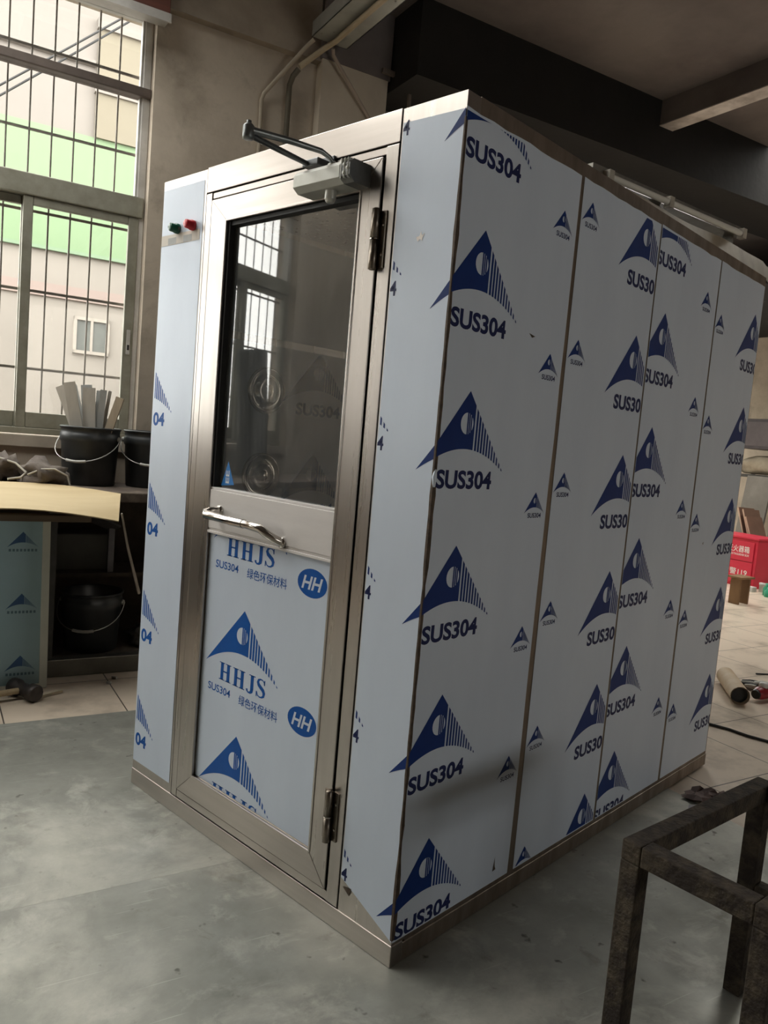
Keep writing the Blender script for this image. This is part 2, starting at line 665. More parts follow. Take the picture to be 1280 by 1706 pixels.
def stroke(pts, ws):
    """2D polyline with a width at every point, as quads"""
    out = []
    L, R = [], []
    n = len(pts)
    for i in range(n):
        a, b = pts[max(i - 1, 0)], pts[min(i + 1, n - 1)]
        dx, dy = b[0] - a[0], b[1] - a[1]
        q = sqrt(dx * dx + dy * dy) or 1
        nx, ny = -dy / q, dx / q
        L.append((pts[i][0] + nx * ws[i] / 2, pts[i][1] + ny * ws[i] / 2))
        R.append((pts[i][0] - nx * ws[i] / 2, pts[i][1] - ny * ws[i] / 2))
    for i in range(n - 1):
        out.append([R[i], R[i + 1], L[i + 1], L[i]])
    return out


def serif_HHJS(x, y, w, h):
    """bold serif capitals H H J S in the box"""
    out = []
    rc = lambda a, b, c, d: [(a, b), (c, b), (c, d), (a, d)]

    def H(ox):
        for q in (0.14, 0.62):
            out.append(rc(ox + q, 0, ox + q + 0.22, 1))
            out.append(rc(ox + q - 0.10, 0, ox + q + 0.32, 0.05))
            out.append(rc(ox + q - 0.10, 0.95, ox + q + 0.32, 1))
        out.append(rc(ox + 0.3, 0.47, ox + 0.7, 0.55))
    H(0)
    H(1.06)
    ox = 2.12
    out.append(rc(ox + 0.30, 0.22, ox + 0.52, 1))
    out.append(rc(ox + 0.18, 0.95, ox + 0.64, 1))
    hk = [(ox + 0.41, 0.25), (ox + 0.39, 0.10), (ox + 0.30, 0.02), (ox + 0.17, 0.0), (ox + 0.07, 0.07), (ox + 0.06, 0.17)]
    out.extend(stroke(hk, [0.22, 0.2, 0.13, 0.09, 0.11, 0.15]))
    ox = 2.82
    S = [(0.58, 0.74), (0.56, 0.88), (0.45, 0.97), (0.30, 0.98), (0.17, 0.91), (0.13, 0.78), (0.2, 0.65), (0.34, 0.55),
         (0.5, 0.44), (0.58, 0.3), (0.55, 0.13), (0.43, 0.04), (0.28, 0.02), (0.14, 0.08), (0.07, 0.26)]
    ws = [0.05, 0.06, 0.06, 0.08, 0.13, 0.18, 0.21, 0.22, 0.22, 0.19, 0.14, 0.09, 0.07, 0.06, 0.05]
    out.extend(stroke([(ox + a, b) for a, b in S], ws))
    out.append(rc(ox + 0.56, 0.72, ox + 0.62, 1.0))
    out.append(rc(ox + 0.02, 0.0, ox + 0.08, 0.28))
    T = 3.5
    return [(1, 'b', [(x + a / T * w, y + b * h) for a, b in p]) for p in out]


def hhjs(tip):
    """one repeat of the door film: emblem, HHJS, small line and oval"""
    out = mountain(-0.871, tip - 0.194, 0.365, 0.194)
    out += serif_HHJS(-0.800, tip - 0.238, 0.235, 0.056)
    out += [(1, 't', p) for p in text_at('SUS304', -0.852, tip - 0.283, 0.118, 0.024, 0.012)]
    out += [(1, 't', p) for p in text_at('绿色环保材料', -0.690, tip - 0.289, 0.186, 0.031, 0.006)]
    cx, cy = -0.398, tip - 0.250
    out.append((1, 'b', [(cx + 0.061 * cos(q * pi / 16), cy + 0.040 * sin(q * pi / 16)) for q in range(32)]))
    out += [(2, 'w', p) for p in text_at('HH', cx - 0.043, cy - 0.019, 0.086, 0.038, 0.025, 0.25)]
    return out


CM = {'b': 2, 't': 3, 'w': 1}
FM = [STEEL, FILM, BLUE, INK, EDGE]
FM2 = [STEEL, FILM, BLUE2, BLUE2, EDGE]

# ================================================================== THE SETTING
mb = MB(WM)
mb.box((-10.2, -6.2, -0.15), (9.2, 3.36, -0.006))
mb.box((1.3, 3.36, -0.15), (9.2, 6.7, -0.006))
struct(mb.build('floor', TILE, rot=ROT))

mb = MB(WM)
ss = sorted([-10.2, 9.2, 1.46] + [q for k in FILL_SKYLIGHTS for q in k[:2]])
dd = sorted([-6.2, 6.7, 3.36] + [q for k in FILL_SKYLIGHTS for q in k[2:]])
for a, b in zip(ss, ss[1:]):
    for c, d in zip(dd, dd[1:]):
        if not any(k[0] < (a + b) / 2 < k[1] and k[2] < (c + d) / 2 < k[3] for k in FILL_SKYLIGHTS) and not (c > 3 and a < 1.4):
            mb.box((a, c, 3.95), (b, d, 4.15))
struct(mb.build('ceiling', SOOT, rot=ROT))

# window wall
mb = MB(WM)
D0, D1 = 3.12, 3.34
mb.box((-10.2, D0, 0), (1.46, D1, WIN_Z0))
mb.box((-10.2, D0, WIN_Z1), (1.46, D1, 3.95))
edges = [-10.2] + [q for w in sorted(WINDOWS) for q in w] + [1.46]
for a, b in zip(edges[::2], edges[1::2]):
    mb.box((a, D0, WIN_Z0), (b, D1, WIN_Z1))
struct(mb.build('wall_left', PLASTER, rot=ROT))

# beam over the windows and the column beside the cabin
mb = MB(WM)
mb.box((-10.0, 3.06, 3.545), (1.0, D0, 3.95))
struct(mb.build('trim_1', mat('beam_plaster', (0.45, 0.385, 0.31), 0.9, 0, (0.27, 0.225, 0.18), 1.9, bump=0.2, bscale=25), rot=ROT))
mb = MB(WM)
mb.box((1.0, 3.04, 0), (1.46, D0, 3.56))
mb.box((0.99, 3.03, 3.56), (1.47, D0, 3.95), 1)
struct(mb.build('column', [mat('pale_plaster', (0.62, 0.55, 0.45), 0.9, 0, (0.46, 0.40, 0.33), 1.7, bump=0.15, bscale=30, vlo=0.4, vhi=0.75), SOOT], rot=ROT))

# dark bay behind the cabin
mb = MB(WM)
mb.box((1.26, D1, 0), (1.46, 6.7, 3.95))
struct(mb.build('wall_bay', SHADE_BLACK, rot=ROT))
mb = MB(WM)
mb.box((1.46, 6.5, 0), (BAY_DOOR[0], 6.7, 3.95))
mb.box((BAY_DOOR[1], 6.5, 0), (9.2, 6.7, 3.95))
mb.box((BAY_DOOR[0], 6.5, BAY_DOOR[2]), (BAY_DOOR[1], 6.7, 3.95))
struct(mb.build('wall_outer', SHADE_BLACK, rot=ROT))
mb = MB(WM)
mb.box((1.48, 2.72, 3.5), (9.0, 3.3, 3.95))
struct(mb.build('trim_2', SHADE_BLACK, rot=ROT))
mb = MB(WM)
a, b, c, d = FILL_SKYLIGHTS[2]
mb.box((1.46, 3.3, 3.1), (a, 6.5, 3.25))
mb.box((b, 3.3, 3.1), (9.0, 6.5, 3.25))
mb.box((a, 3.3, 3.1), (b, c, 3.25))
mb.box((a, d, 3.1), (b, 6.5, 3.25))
struct(mb.build('ceiling_bay', SHADE_BLACK, rot=ROT))
# cross beam with floor light on its underside put into a pale colour
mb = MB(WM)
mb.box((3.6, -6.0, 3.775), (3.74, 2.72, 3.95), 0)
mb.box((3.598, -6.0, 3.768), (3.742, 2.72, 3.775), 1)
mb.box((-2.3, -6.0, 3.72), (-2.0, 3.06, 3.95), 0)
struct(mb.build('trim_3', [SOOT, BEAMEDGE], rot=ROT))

mb = MB(WM)
mb.box((8.8, -6.2, 0), (9.0, 6.7, 3.95))
struct(mb.build('wall_front', PLASTER, rot=ROT))
mb = MB(WM)
mb.box((-10.2, -6.2, 0), (-10.0, 3.2, 3.95))
struct(mb.build('wall_back', DINGY, rot=ROT))
mb = MB(WM)
mb.box((-10.2, -6.2, 0), (RWIN[0], -6.0, 3.95))
mb.box((RWIN[1], -6.2, 0), (9.2, -6.0, 3.95))
mb.box((RWIN[0], -6.2, 0), (RWIN[1], -6.0, RWIN[2]))
mb.box((RWIN[0], -6.2, RWIN[3]), (RWIN[1], -6.0, 3.95))
struct(mb.build('wall_right', DINGY, rot=ROT))


for i, (a, b, c, d) in enumerate(FILL_SKYLIGHTS):  # frames and panes of the added roof openings
    mb = MB(WM)
    mb.box((a - 0.05, c - 0.05, 4.15), (a, d + 0.05, 4.24))
    mb.box((b, c - 0.05, 4.15), (b + 0.05, d + 0.05, 4.24))
    mb.box((a, c - 0.05, 4.15), (b, c, 4.24))
    mb.box((a, d, 4.15), (b, d + 0.05, 4.24))
    o = struct(mb.build('fill_skylight', ALU, loc=W((a + b) / 2, (c + d) / 2, 4.15), rot=ROT))
    mb = MB(WM)
    mb.box((a, c, 4.205), (b, d, 4.212))
    mb.build('pane', PANE, o)

a, b, c, d = RWIN  # frame and pane of the added right-wall window
mb = MB(WM)
for k in range(5):
    x = a + (b - a) * k / 4
    mb.box((max(a, x - 0.03), -6.13, c), (min(b, x + 0.03), -6.07, d))
mb.box((a, -6.13, c), (b, -6.07, c + 0.05))
mb.box((a, -6.13, d - 0.05), (b, -6.07, d))
o = struct(mb.build('window_5', ALU, loc=W((a + b) / 2, -6.1, c), rot=ROT))
mb = MB(WM)
mb.box((a, -6.103, c), (b, -6.097, d))
mb.build('pane', PANE, o)

# windows: frame with mullion, transom and sliding sashes; grille outside; panes
def make_window(s1, width, name):
    s0 = s1 - width
    mb = MB(WM)
    fr = 0.045
    # outer frame
    mb.bbox((s0, 3.19, WIN_Z0 + 0.06), (s0 + fr, 3.25, WIN_Z1), 0.004, 1)
    mb.bbox((s1 - fr, 3.19, WIN_Z0 + 0.06), (s1 - 0.001, 3.25, WIN_Z1), 0.004, 1)
    mb.bbox((s0, 3.19, WIN_Z1 - 0.03), (s1, 3.25, WIN_Z1), 0.004, 1)
    mb.box((s1 - fr - 0.012, 3.2, 2.54), (s1 - fr, 3.24, WIN_Z1 - 0.03), 1)
    # mullion and transom
    mb.bbox((s0 + 0.02, 3.165, 3.085), (s1 + 0.0, 3.25, 3.135), 0.006, 2)
    mb.bbox((s0 + 0.02, 3.175, 2.43), (s1 - 0.01, 3.26, 2.545), 0.006, 0)
    # bottom rail
    mb.bbox((s0, 3.18, 1.165), (s1 - 0.01, 3.26, 1.2), 0.004, 0)
    root = mb.build(name, [ALU, WHITEALU, mat('dark_window_mullion', (0.13, 0.10, 0.085), 0.5, 0.2, (0.09, 0.07, 0.06), 8)], loc=W(s1, 3.22, 0), rot=ROT)
    struct(root)
    # sashes
    q = (s0 + 0.02, s0 + 0.60, s0 + 1.175, s1 - 0.03)
    for k in range(3):
        a, b = q[k], q[k + 1]
        y0 = 3.185 if k % 2 == 0 else 3.222
        y1 = y0 + 0.03
        lap = 0.025
        a2, b2 = a - (lap if k else 0), b + (lap if k < 2 else 0)
        mb = MB(WM)
        mb.bbox((a2, y0, 1.2), (a2 + 0.05, y1, 2.43), 0.004)
        mb.bbox((b2 - 0.055, y0, 1.2), (b2, y1, 2.43), 0.004)
        mb.bbox((a2 + 0.05, y0 + 0.002, 1.2), (b2 - 0.055, y1 - 0.002, 1.285), 0.004)
        mb.bbox((a2 + 0.05, y0 + 0.002, 2.385), (b2 - 0.055, y1 - 0.002, 2.43), 0.004)
        sash = mb.build('sash', ALU, root)
        mb = MB(WM)
        mb.box((a2 + 0.045, y0 + 0.012, 1.28), (b2 - 0.05, y0 + 0.017, 2.39))
        mb.build('pane', PANE, sash)
        if k == 2:
            mb = MB(WM)
            mb.bbox((b2 - 0.036, y0 - 0.006, 1.66), (b2 - 0.014, y0 + 0.002, 1.80), 0.003)
            mb.box((b2 - 0.031, y0 - 0.0065, 1.685), (b2 - 0.019, y0 - 0.006, 1.715), 1)
            mb.build('latch', [WHITEALU, RUBBER], sash)
    mb = MB(WM)
    mb.box((s0 + fr, 3.212, 2.545), (s1 - fr - 0.012, 3.217, 3.085))
    mb.build('pane', PANE, root)
    mb = MB(WM)
    mb.box((s0 + fr, 3.212, 3.135), (s1 - fr - 0.012, 3.217, WIN_Z1 - 0.03))
    mb.build('pane', PANE, root)
    # grille
    mb = MB(WM)
    s = s1 - 0.155
    while s > s0 + 0.03:
        mb.tube([(s, 3.29, WIN_Z0 + 0.062), (s, 3.29, WIN_Z1 - 0.002)], 0.0055, 6)
        s -= 0.1127
    for z in (1.525, 1.95, 2.375, 2.80, 3.225):
        mb.bar((s0, 3.29, z), (s1, 3.29, z), 0.009, 0.014)
    mb.build('window_grille', BAR, root)
    # plaster sill
    mb = MB(WM)
    mb.box((s0, 3.10, WIN_Z0), (s1, 3.33, WIN_Z0 + 0.06))
    mb.build('window_sill', PLASTER, root)
    return root


win = make_window(WINDOWS[0][1], WINDOWS[0][1] - WINDOWS[0][0], 'window_1')
for i, (a, b) in enumerate(WINDOWS[1:]):
    c = dup(win, loc=W(b, 3.22, 0))
    c.name = 'window_%d' % (i + 2)

# wooden pelmet and pale track over the first window
mb = MB(WM)
mb.bbox((-1.8, 2.99, 3.478), (0.066, 3.058, 3.74), 0.004)
pel = tag(mb.build('window_pelmet', REDWOOD, loc=W(-0.85, 3.05, 3.57), rot=ROT), 'red-brown wooden pelmet box above the barred window', 'pelmet')
mb = MB(WM)
mb.box((-1.8, 2.980, 3.460), (0.07, 3.118, 3.4775))
mb.box((-1.8, 2.980, 3.432), (0.07, 2.992, 3.460))
mb.build('curtain_track', WHITEALU, pel)

# ------------------------------------------------------------------ outside
mb = MB(WM)
mb.box((-40, 3.4, -0.25), (40, 45, -0.16))
struct(mb.build('ground', mat('yard_concrete', (0.35, 0.34, 0.32), 0.9, 0, (0.28, 0.27, 0.25), 0.8), rot=ROT))

FAC = 9.2
nb = thing('neighbouring_building', W(2, FAC, -0.16), 'pale building with green painted band outside the barred window', 'building', ROT)
mb = MB(WM)
mb.box((-2.4, FAC, -0.16), (8, FAC + 4, 3.29))
mb.build('lower_wall', mat('white_render', (0.275, 0.25, 0.222), 0.9, 0, (0.25, 0.227, 0.203), 1.0), nb)
mb = MB(WM)
mb.box((-2.4, FAC - 0.02, 3.29), (8, FAC + 4, 4.72))
mb.box((-2.4, FAC - 0.05, 3.26), (8, FAC, 3.30), 1)
mb.build('green_band', [mat('light_green_paint', (0.175, 0.25, 0.145), 0.9, 0, (0.182, 0.258, 0.152), 1.0), mat('green_lip', (0.17, 0.24, 0.16), 0.9, 0, (0.19, 0.26, 0.175), 2)], nb)
mb = MB(WM)
mb.box((-2.4, FAC - 0.03, 2.70), (8, FAC, 2.86), 0)
mb.build('pink_strip', mat('pinkish_paint', (0.27, 0.21, 0.19), 0.9, 0, (0.29, 0.235, 0.21), 1.5), nb)
mb = MB(WM)
mb.box((-2.4, FAC, 4.72), (8, FAC + 4, 6.6))
mb.box((0.72, FAC - 0.06, 4.72), (8, FAC, 6.0), 1)
mb.box((0.70, FAC - 0.10, 6.0), (8, FAC, 6.12), 0)
mb.box((0.70, FAC - 0.09, 5.25), (8, FAC, 5.33), 0)
mb.box((-2.4, FAC - 0.05, 5.55), (0.7, FAC, 5.62), 0)
mb.box((-2.4, FAC - 0.15, 6.6), (8, FAC + 4, 6.75), 0)
mb.build('upper_wall', [mat('cream_render', (0.215, 0.195, 0.177), 0.9, 0, (0.2, 0.182, 0.165), 1.0), mat('yellow_cream_render', (0.19, 0.168, 0.127), 0.9, 0, (0.178, 0.157, 0.118), 1.0)], nb)
mb = MB(WM)
for a, b, c, d in ((0.58, 2.05, 1.02, 2.09), (0.58, 2.47, 1.02, 2.51), (0.58, 2.05, 0.62, 2.51), (0.98, 2.05, 1.02, 2.51), (0.785, 2.05, 0.815, 2.51)):
    mb.box((a, FAC - 0.04, b), (c, FAC + 0.001, d))
wf = mb.build('window_frame', mat('pale_frame', (0.33, 0.30, 0.26), 0.7, 0, (0.3, 0.27, 0.24), 3), nb)
mb = MB(WM)
mb.box((0.62, FAC - 0.015, 2.09), (0.98, FAC - 0.002, 2.47))
mb.build('pane', mat('grey_window_pane', (0.11, 0.12, 0.115), 0.4, 0, (0.14, 0.15, 0.14), 5), wf)
for zz, lab in ((0.0, 'upper of two thin black cables crossing outside the window'), (-0.12, 'lower of two thin black cables crossing outside the window')):
    mb = MB(WM)
    pts = []
    for i in range(25):
        t = i / 24
        s = -3.0 + 5.2 * t
        pts.append((s, 7.4, 4.90 + zz * 0.75 + (0.88 if zz == 0 else 0.90) * s - 0.08 * 4 * t * (1 - t)))
    mb.tube(pts, 0.011, 6)
    tag(mb.build('overhead_cable', RUBBER, loc=W(0, 7.4, 4.2), rot=ROT), lab, 'cable')

# ------------------------------------------------------------------ steel floor plates
for (a, b, c, d, lab) in ((-3.2, 1.59, 0.6004, 1.93, 'large worn steel floor plate under the far half of the cabin, edged by tiles'),
                          (-3.2, 1.592, -2.4, 0.5998, 'large worn steel floor plate under the rusty table frame and cabin corner')):
    mb = MB(WM)
    mb.box((a, c, -0.005), (b, d, 0.0))
    tag(mb.build('floor_plate', PLATE, loc=W((a + b) / 2, (c + d) / 2, -0.005), rot=ROT), lab, 'steel plate', 'steel plates laid over the tiles')

# ================================================================== THE AIR SHOWER CABIN
CW, CD, CH = 1.277, 2.04, 2.10
cab = thing('air_shower_cabin', (0, 0, 0), 'tall stainless steel air shower cabin wrapped in film with blue emblems', 'cabin')

# plinth
mb = MB()
mb.box((-CW - 0.002, -0.003, 0), (0.003, 0.04, 0.056))
mb.box((-0.04, 0.04, 0), (0.003, CD + 0.002, 0.05), 1)
mb.box((-CW - 0.002, 0.04, 0), (-CW + 0.04, CD + 0.002, 0.05))
mb.box((-CW + 0.04, CD - 0.04, 0), (-0.04, CD + 0.002, 0.05))
mb.box((-CW + 0.04, 0.04, 0.02), (-0.04, CD - 0.04, 0.04))
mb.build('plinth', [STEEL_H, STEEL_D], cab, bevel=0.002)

# front left panel with the push buttons
mb = MB()
x0, x1 = -CW, -1.022
mb.box((x0, 0.0, 0.056), (x1, 0.05, CH - 0.004), 0)
mb.add([(x0 + 0.002, -0.001, 0.088), (x1 - 0.012, -0.001, 0.088), (x1 - 0.012, -0.001, 2.066), (x0 + 0.002, -0.001, 2.066)], [(0, 1, 2, 3)], 1)
it = []
for k in range(-1, 4):
    it += sus(-1.480, 1.144 + 0.3785 * (1 - k) + 0.0)
decal(mb, [i for i in it], (x0 + 0.012, 0.09, x1 - 0.014, 1.60), (0, -0.001, 0), (1, 0, 0), (0, 0, 1), (0, -1, 0), CM)
mb.add([(x0 + 0.003, -0.0018, 1.884), (-1.046, -0.0018, 1.884), (-1.046, -0.0018, 1.918), (x0 + 0.003, -0.0018, 1.918)], [(0, 1, 2, 3)], 5)
for a in (-1.232, -1.140):
    mb.add([(a, -0.0022, 1.886), (a + 0.05, -0.0022, 1.886), (a + 0.05, -0.0022, 1.907), (a, -0.0022, 1.907)], [(0, 1, 2, 3)], 6)
fp = mb.build('front_panel', FM2[:] + [mat('cream_label', (0.72, 0.66, 0.58), 0.5, 0, (0.66, 0.6, 0.52), 9), mat('grey_tag', (0.33, 0.33, 0.32), 0.5, 0.2, (0.28, 0.28, 0.27), 20)], cab)
for cx, m, lab in ((-1.176, mat('green_plastic', (0.01, 0.10, 0.06), 0.25, 0, (0.012, 0.13, 0.08), 30), 'green push button'),
                   (-1.085, mat('red_plastic', (0.62, 0.02, 0.04), 0.3, 0, (0.7, 0.03, 0.05), 30), 'red push button')):
    mb = MB()
    mb.lathe([(0.0, -0.031), (0.0115, -0.031), (0.0135, -0.029), (0.0145, -0.012), (0.0165, -0.011), (0.0165, 0.0)], 24, (cx, -0.001, 1.932), 'y')
    mb.build('button', m, fp)['label'] = lab

# front right panel
mb = MB()
x0, x1 = -0.194, 0.0
mb.box((x0, 0.0, 0.056), (x1, 0.05, CH - 0.002), 0)
mb.add([(x0 + 0.003, -0.001, 0.150), (x0 + 0.02, -0.001, 0.142), (x1 - 0.001, -0.001, 0.066), (x1 - 0.001, -0.001, 2.058), (x0 + 0.003, -0.001, 2.064)], [(0, 1, 2, 3, 4)], 1)
it = []
for k in range(-1, 6):
    it += sus(-0.056, 0.303 + 0.3775 * k)
    it += sus(-0.484, 0.383 + 0.3775 * k)
    it += [(1, 't', p) for p in text_at('4', -0.193, 0.383 - 0.238 + 0.3775 * k, 0.024, 0.036, 0.012)]
decal(mb, it, (x0 + 0.004, 0.098, x1 - 0.001, 2.07), (0, -0.001, 0), (1, 0, 0), (0, 0, 1), (0, -1, 0), CM)
for pts in ([(-0.118, 1.788), (-0.108, 1.790), (-0.104, 1.800), (-0.101, 1.791), (-0.092, 1.795), (-0.098, 1.786), (-0.099, 1.778), (-0.106, 1.783), (-0.113, 1.777)],):
    mb.add([(a, -0.0018, b) for a, b in pts], [tuple(range(len(pts)))], 0)
mb.add([(-0.182, -0.0018, 0.128), (-0.150, -0.0018, 0.135), (-0.156, -0.0018, 0.112)], [(0, 2, 1)], 4)
# torn film along the corner
random.seed(3)
zz = [0.07 + 1.97 * i / 46 for i in range(47)]
ww = [0.0045 + 0.011 * max(0, noise.noise(Vector((z * 3.1, 0, 0)))) + 0.005 * random.random() for z in zz]
for i in range(46):
    mb.add([(-ww[i] * 0.5, -0.0016, zz[i]), (0.0012, -0.0016, zz[i]), (0.0012, -0.0016, zz[i + 1]), (-ww[i + 1] * 0.5, -0.0016, zz[i + 1])], [(0, 1, 2, 3)], 4)
    mb.add([(0.0012, -0.0016, zz[i]), (0.0012, ww[i], zz[i]), (0.0012, ww[i + 1], zz[i + 1]), (0.0012, -0.0016, zz[i + 1])], [(0, 1, 2, 3)], 4)
mb.build('front_panel', FM, cab)

# side panels
PAN = [(0.0, 0.524), (0.524, 1.03), (1.03, 1.552), (1.552, 2.04)]
FILMQ = [((0.001, 0.503), (0.001, 0.515)), ((0.533, 1.023), (0.531, 1.026)), ((1.036, 1.543), (1.034, 1.547)), ((1.561, 2.032), (1.557, 2.036))]
COLS = [[(-0.056, 0.303, 1.0), (0.397, 0.438, 0.3)], [(0.537, 0.118, 0.3), (0.772, 0.183, 1.0)],
        [(0.961, 0.285, 1.0), (1.407, 0.418, 0.3)], [(1.558, 0.363, 0.3), (1.800, 0.424, 1.0)]]
for k, (a, b) in enumerate(PAN):
    mb = MB()
    mb.box((-0.05, a if k else 0.05, 0.05), (0.0, b, CH), 0)
    (b0, b1), (t0, t1) = FILMQ[k]
    zb, zt = 0.064, 2.062
    N = 10
    top = [(t1 + (t0 - t1) * i / N, zt + 0.005 * noise.noise(Vector((i * 0.7, k * 3.3, 1.7)))) for i in range(N + 1)]
    rgt = []
    if k == 0:
        rgt = [(b1 + (t1 - b1) * (i / 14) + 0.007 * noise.noise(Vector((i * 1.3, 7.7, 0))) * (1 - i / 16), zb + (zt - zb) * i / 14) for i in range(1, 14)]
    poly = [(b0, zb), (b1, zb)] + rgt + top
    mb.add([(0.0009, y, z) for y, z in poly], [tuple(range(len(poly)))], 1)
    it = []
    for x, tip, sc in COLS[k]:
        for q in range(0, 7):
            it += sus(x, tip + 0.3785 * q, sc)
    rect = (b0 + 0.001, 0.068, min(b1, t1) - 0.001, 2.055)
    decal(mb, it, rect, (0.0009, 0, 0), (0, 1, 0), (0, 0, 1), (1, 0, 0), CM)
    marks = {0: [[(0.421, 0.098), (0.437, 0.100), (0.431, 0.112), (0.429, 0.140), (0.425, 0.112)], [(0.335, 1.612), (0.365, 1.607), (0.350, 1.602)]],
             2: [[(1.10, 1.33), (1.108, 1.335), (1.104, 1.322)]], 3: [[(1.70, 1.00), (1.71, 1.006), (1.705, 0.993)]]}
    for pts in marks.get(k, []):
        mb.add([(0.0016, a_, b_) for a_, b_ in pts], [tuple(range(len(pts)))], 4)
    if k == 0:
        mb.tube([(0.001, 0.004, 1.245), (0.006, -0.004, 1.228), (0.002, 0.002, 1.205)], [0.003, 0.006, 0.003], 8, mi=1)
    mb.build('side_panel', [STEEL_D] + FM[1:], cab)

# plain panels out of sight of the door: left side, rear and roof
mb = MB()
mb.box((-CW, 0.05, 0.05), (-CW + 0.03, CD, CH), 0)
mb.build('side_panel', STEEL, cab)
mb = MB()
mb.box((-CW + 0.03, CD - 0.04, 0.05), (-0.86, CD, CH), 0)
mb.box((-0.34, CD - 0.04, 0.05), (-0.05, CD, CH), 0)
mb.box((-0.86, CD - 0.04, 0.05), (-0.34, CD, 1.12), 0)
mb.box((-0.86, CD - 0.04, 1.92), (-0.34, CD, CH), 0)
mb.build('rear_panel', STEEL, cab)
mb = MB()
mb.add([(-0.86, CD - 0.02, 1.12), (-0.34, CD - 0.02, 1.12), (-0.34, CD - 0.02, 1.92), (-0.86, CD - 0.02, 1.92)], [(0, 1, 2, 3)])
mb.build('rear_glass', PANE, cab)
mb = MB()
mb.box((-CW + 0.03, 0.05, CH - 0.06), (-0.05, CD - 0.04, CH - 0.02), 0)
mb.build('roof_panel', STEEL, cab)
# folded edge lying along the roof's rim
mb = MB()
NN = 30
prev = None
for i in range(NN + 1):
    y = 0.75 + 1.42 * i / NN
    q = max(0.0, min(1.0, (y - 0.85) / 1.1))
    hh = 0.004 + 0.066 * q + 0.004 * sin(9 * y)
    z0 = CH - 0.001 if y < CD else CH - 0.012
    cur = [(-0.003, y, z0), (-0.006 - 0.012 * q, y, z0 + hh), (-0.075, y, z0 + hh * 0.9), (-0.075, y, z0)]
    if prev:
        for k in range(3):
            mb.add([prev[k], cur[k], cur[k + 1], prev[k + 1]], [(0, 1, 2, 3)])
    prev = cur
mb.build('roof_flange', mat('dull_brass_strip', (0.42, 0.36, 0.27), 0.45, 0.35, (0.28, 0.235, 0.175), 6), cab)['label'] = 'pale bent strip along the roof rim'

# inner walls seen through the glass
IX = -1.07
mb = MB()
mb.box((IX - 0.012, 0.06, 0.06), (IX, CD - 0.06, 2.0), 0)
mb.add([(IX + 0.001, 0.08, 0.08), (IX + 0.001, CD - 0.08, 0.08), (IX + 0.001, CD - 0.08, 1.6), (IX + 0.001, 0.08, 1.6)], [(0, 1, 2, 3)], 1)
mb.add([(IX + 0.001, 0.08, 1.625), (IX + 0.001, CD - 0.08, 1.625), (IX + 0.001, CD - 0.08, 1.98), (IX + 0.001, 0.08, 1.98)], [(0, 1, 2, 3)], 1)
it = []
for q in range(0, 5):
    it += sus(0.40, 0.07 + 0.3785 * q + 0.02, 1.0)
    it += sus(0.85, 0.26 + 0.3785 * q, 1.0)
decal(mb, it, (0.09, 0.09, 1.9, 1.595), (IX + 0.001, 0, 0), (0, 1, 0), (0, 0, 1), (1, 0, 0), CM)
iw = mb.build('inner_wall', FM2, cab)
for zc in (1.44, 1.137, 0.78, 0.45):
    for yc in (0.322, 1.20):
        mb = MB()
        mb.lathe([(0.082, 0.0), (0.082, 0.006), (0.076, 0.012), (0.070, 0.006), (0.052, 0.004), (0.047, 0.018), (0.040, 0.020), (0.026, 0.010), (0.020, 0.016), (0.0, 0.018)],
                 28, (IX + 0.001, yc, zc), 'x')
        mb.build('air_nozzle', CHROME, iw)
mb = MB()
mb.box((-0.205, 0.06, 0.06), (-0.193, CD - 0.06, 2.0), 0)
mb.build('inner_wall', STEEL, cab)
mb = MB()
mb.box((IX + 0.001, 0.055, 0.056), (-0.206, CD - 0.09, 0.066))
mb.build('inner_floor', STEEL_H, cab)

# door frame: header, jambs and sill
mb = MB()
mb.box((-1.0185, -0.002, 2.0225), (-0.197, 0.05, CH), 1)
mb.box((-0.987, 0.001, 2.0005), (-0.240, 0.05, 2.019), 1)
mb.box((-1.0175, -0.002, 0.0595), (-0.987, 0.05, 2.019), 0)
mb.box((-0.240, -0.002, 0.0595), (-0.198, 0.05, 2.019), 0)
mb.box((-0.987, 0.0, 0.0595), (-0.240, 0.05, 0.0845), 1)
mb.build('door_frame', [STEEL, STEEL_H], cab, bevel=0.0015)

mb = MB()
mb.box((-1.03, 0.046, 0.05), (-0.98, 0.052, CH - 0.01))
mb.box((-0.245, 0.046, 0.05), (-0.185, 0.052, CH - 0.01))
mb.box((-0.98, 0.046, 1.99), (-0.245, 0.052, CH - 0.01))
mb.box((-0.98, 0.046, 0.05), (-0.245, 0.052, 0.085))
mb.build('joint_seal', RUBBER, cab)

# the door
mb = MB()
# mitred stiles and rails
xl, xr, zb, zt = -0.981, -0.246, 0.090, 1.995
il, ir, ib, itp = -0.898, -0.316, 0.165, 1.925
P = [(xl, zb), (xr, zb), (xr, zt), (xl, zt)]
Q = [(il, ib), (ir, ib), (ir, itp), (il, itp)]
for i in range(4):
    j = (i + 1) % 4
    hm = 1 if i % 2 == 0 else 0
    e = 0.0006
    mb.prism([P[i], P[j], Q[j], Q[i]], (0, 0.040, 0), (1, 0, 0), (0, 0, 1), (0, -1, 0), 0.046, hm)
# thin raised lip round the inside
for a, b in (((il, ib), (ir, ib)), ((il, itp), (ir, itp))):
    mb.box((a[0], -0.0085, a[1] - 0.004), (b[0], 0.0, a[1] + 0.004), 1)
for x in (il, ir):
    mb.box((x - 0.004, -0.0085, ib), (x + 0.004, 0.0, itp), 0)
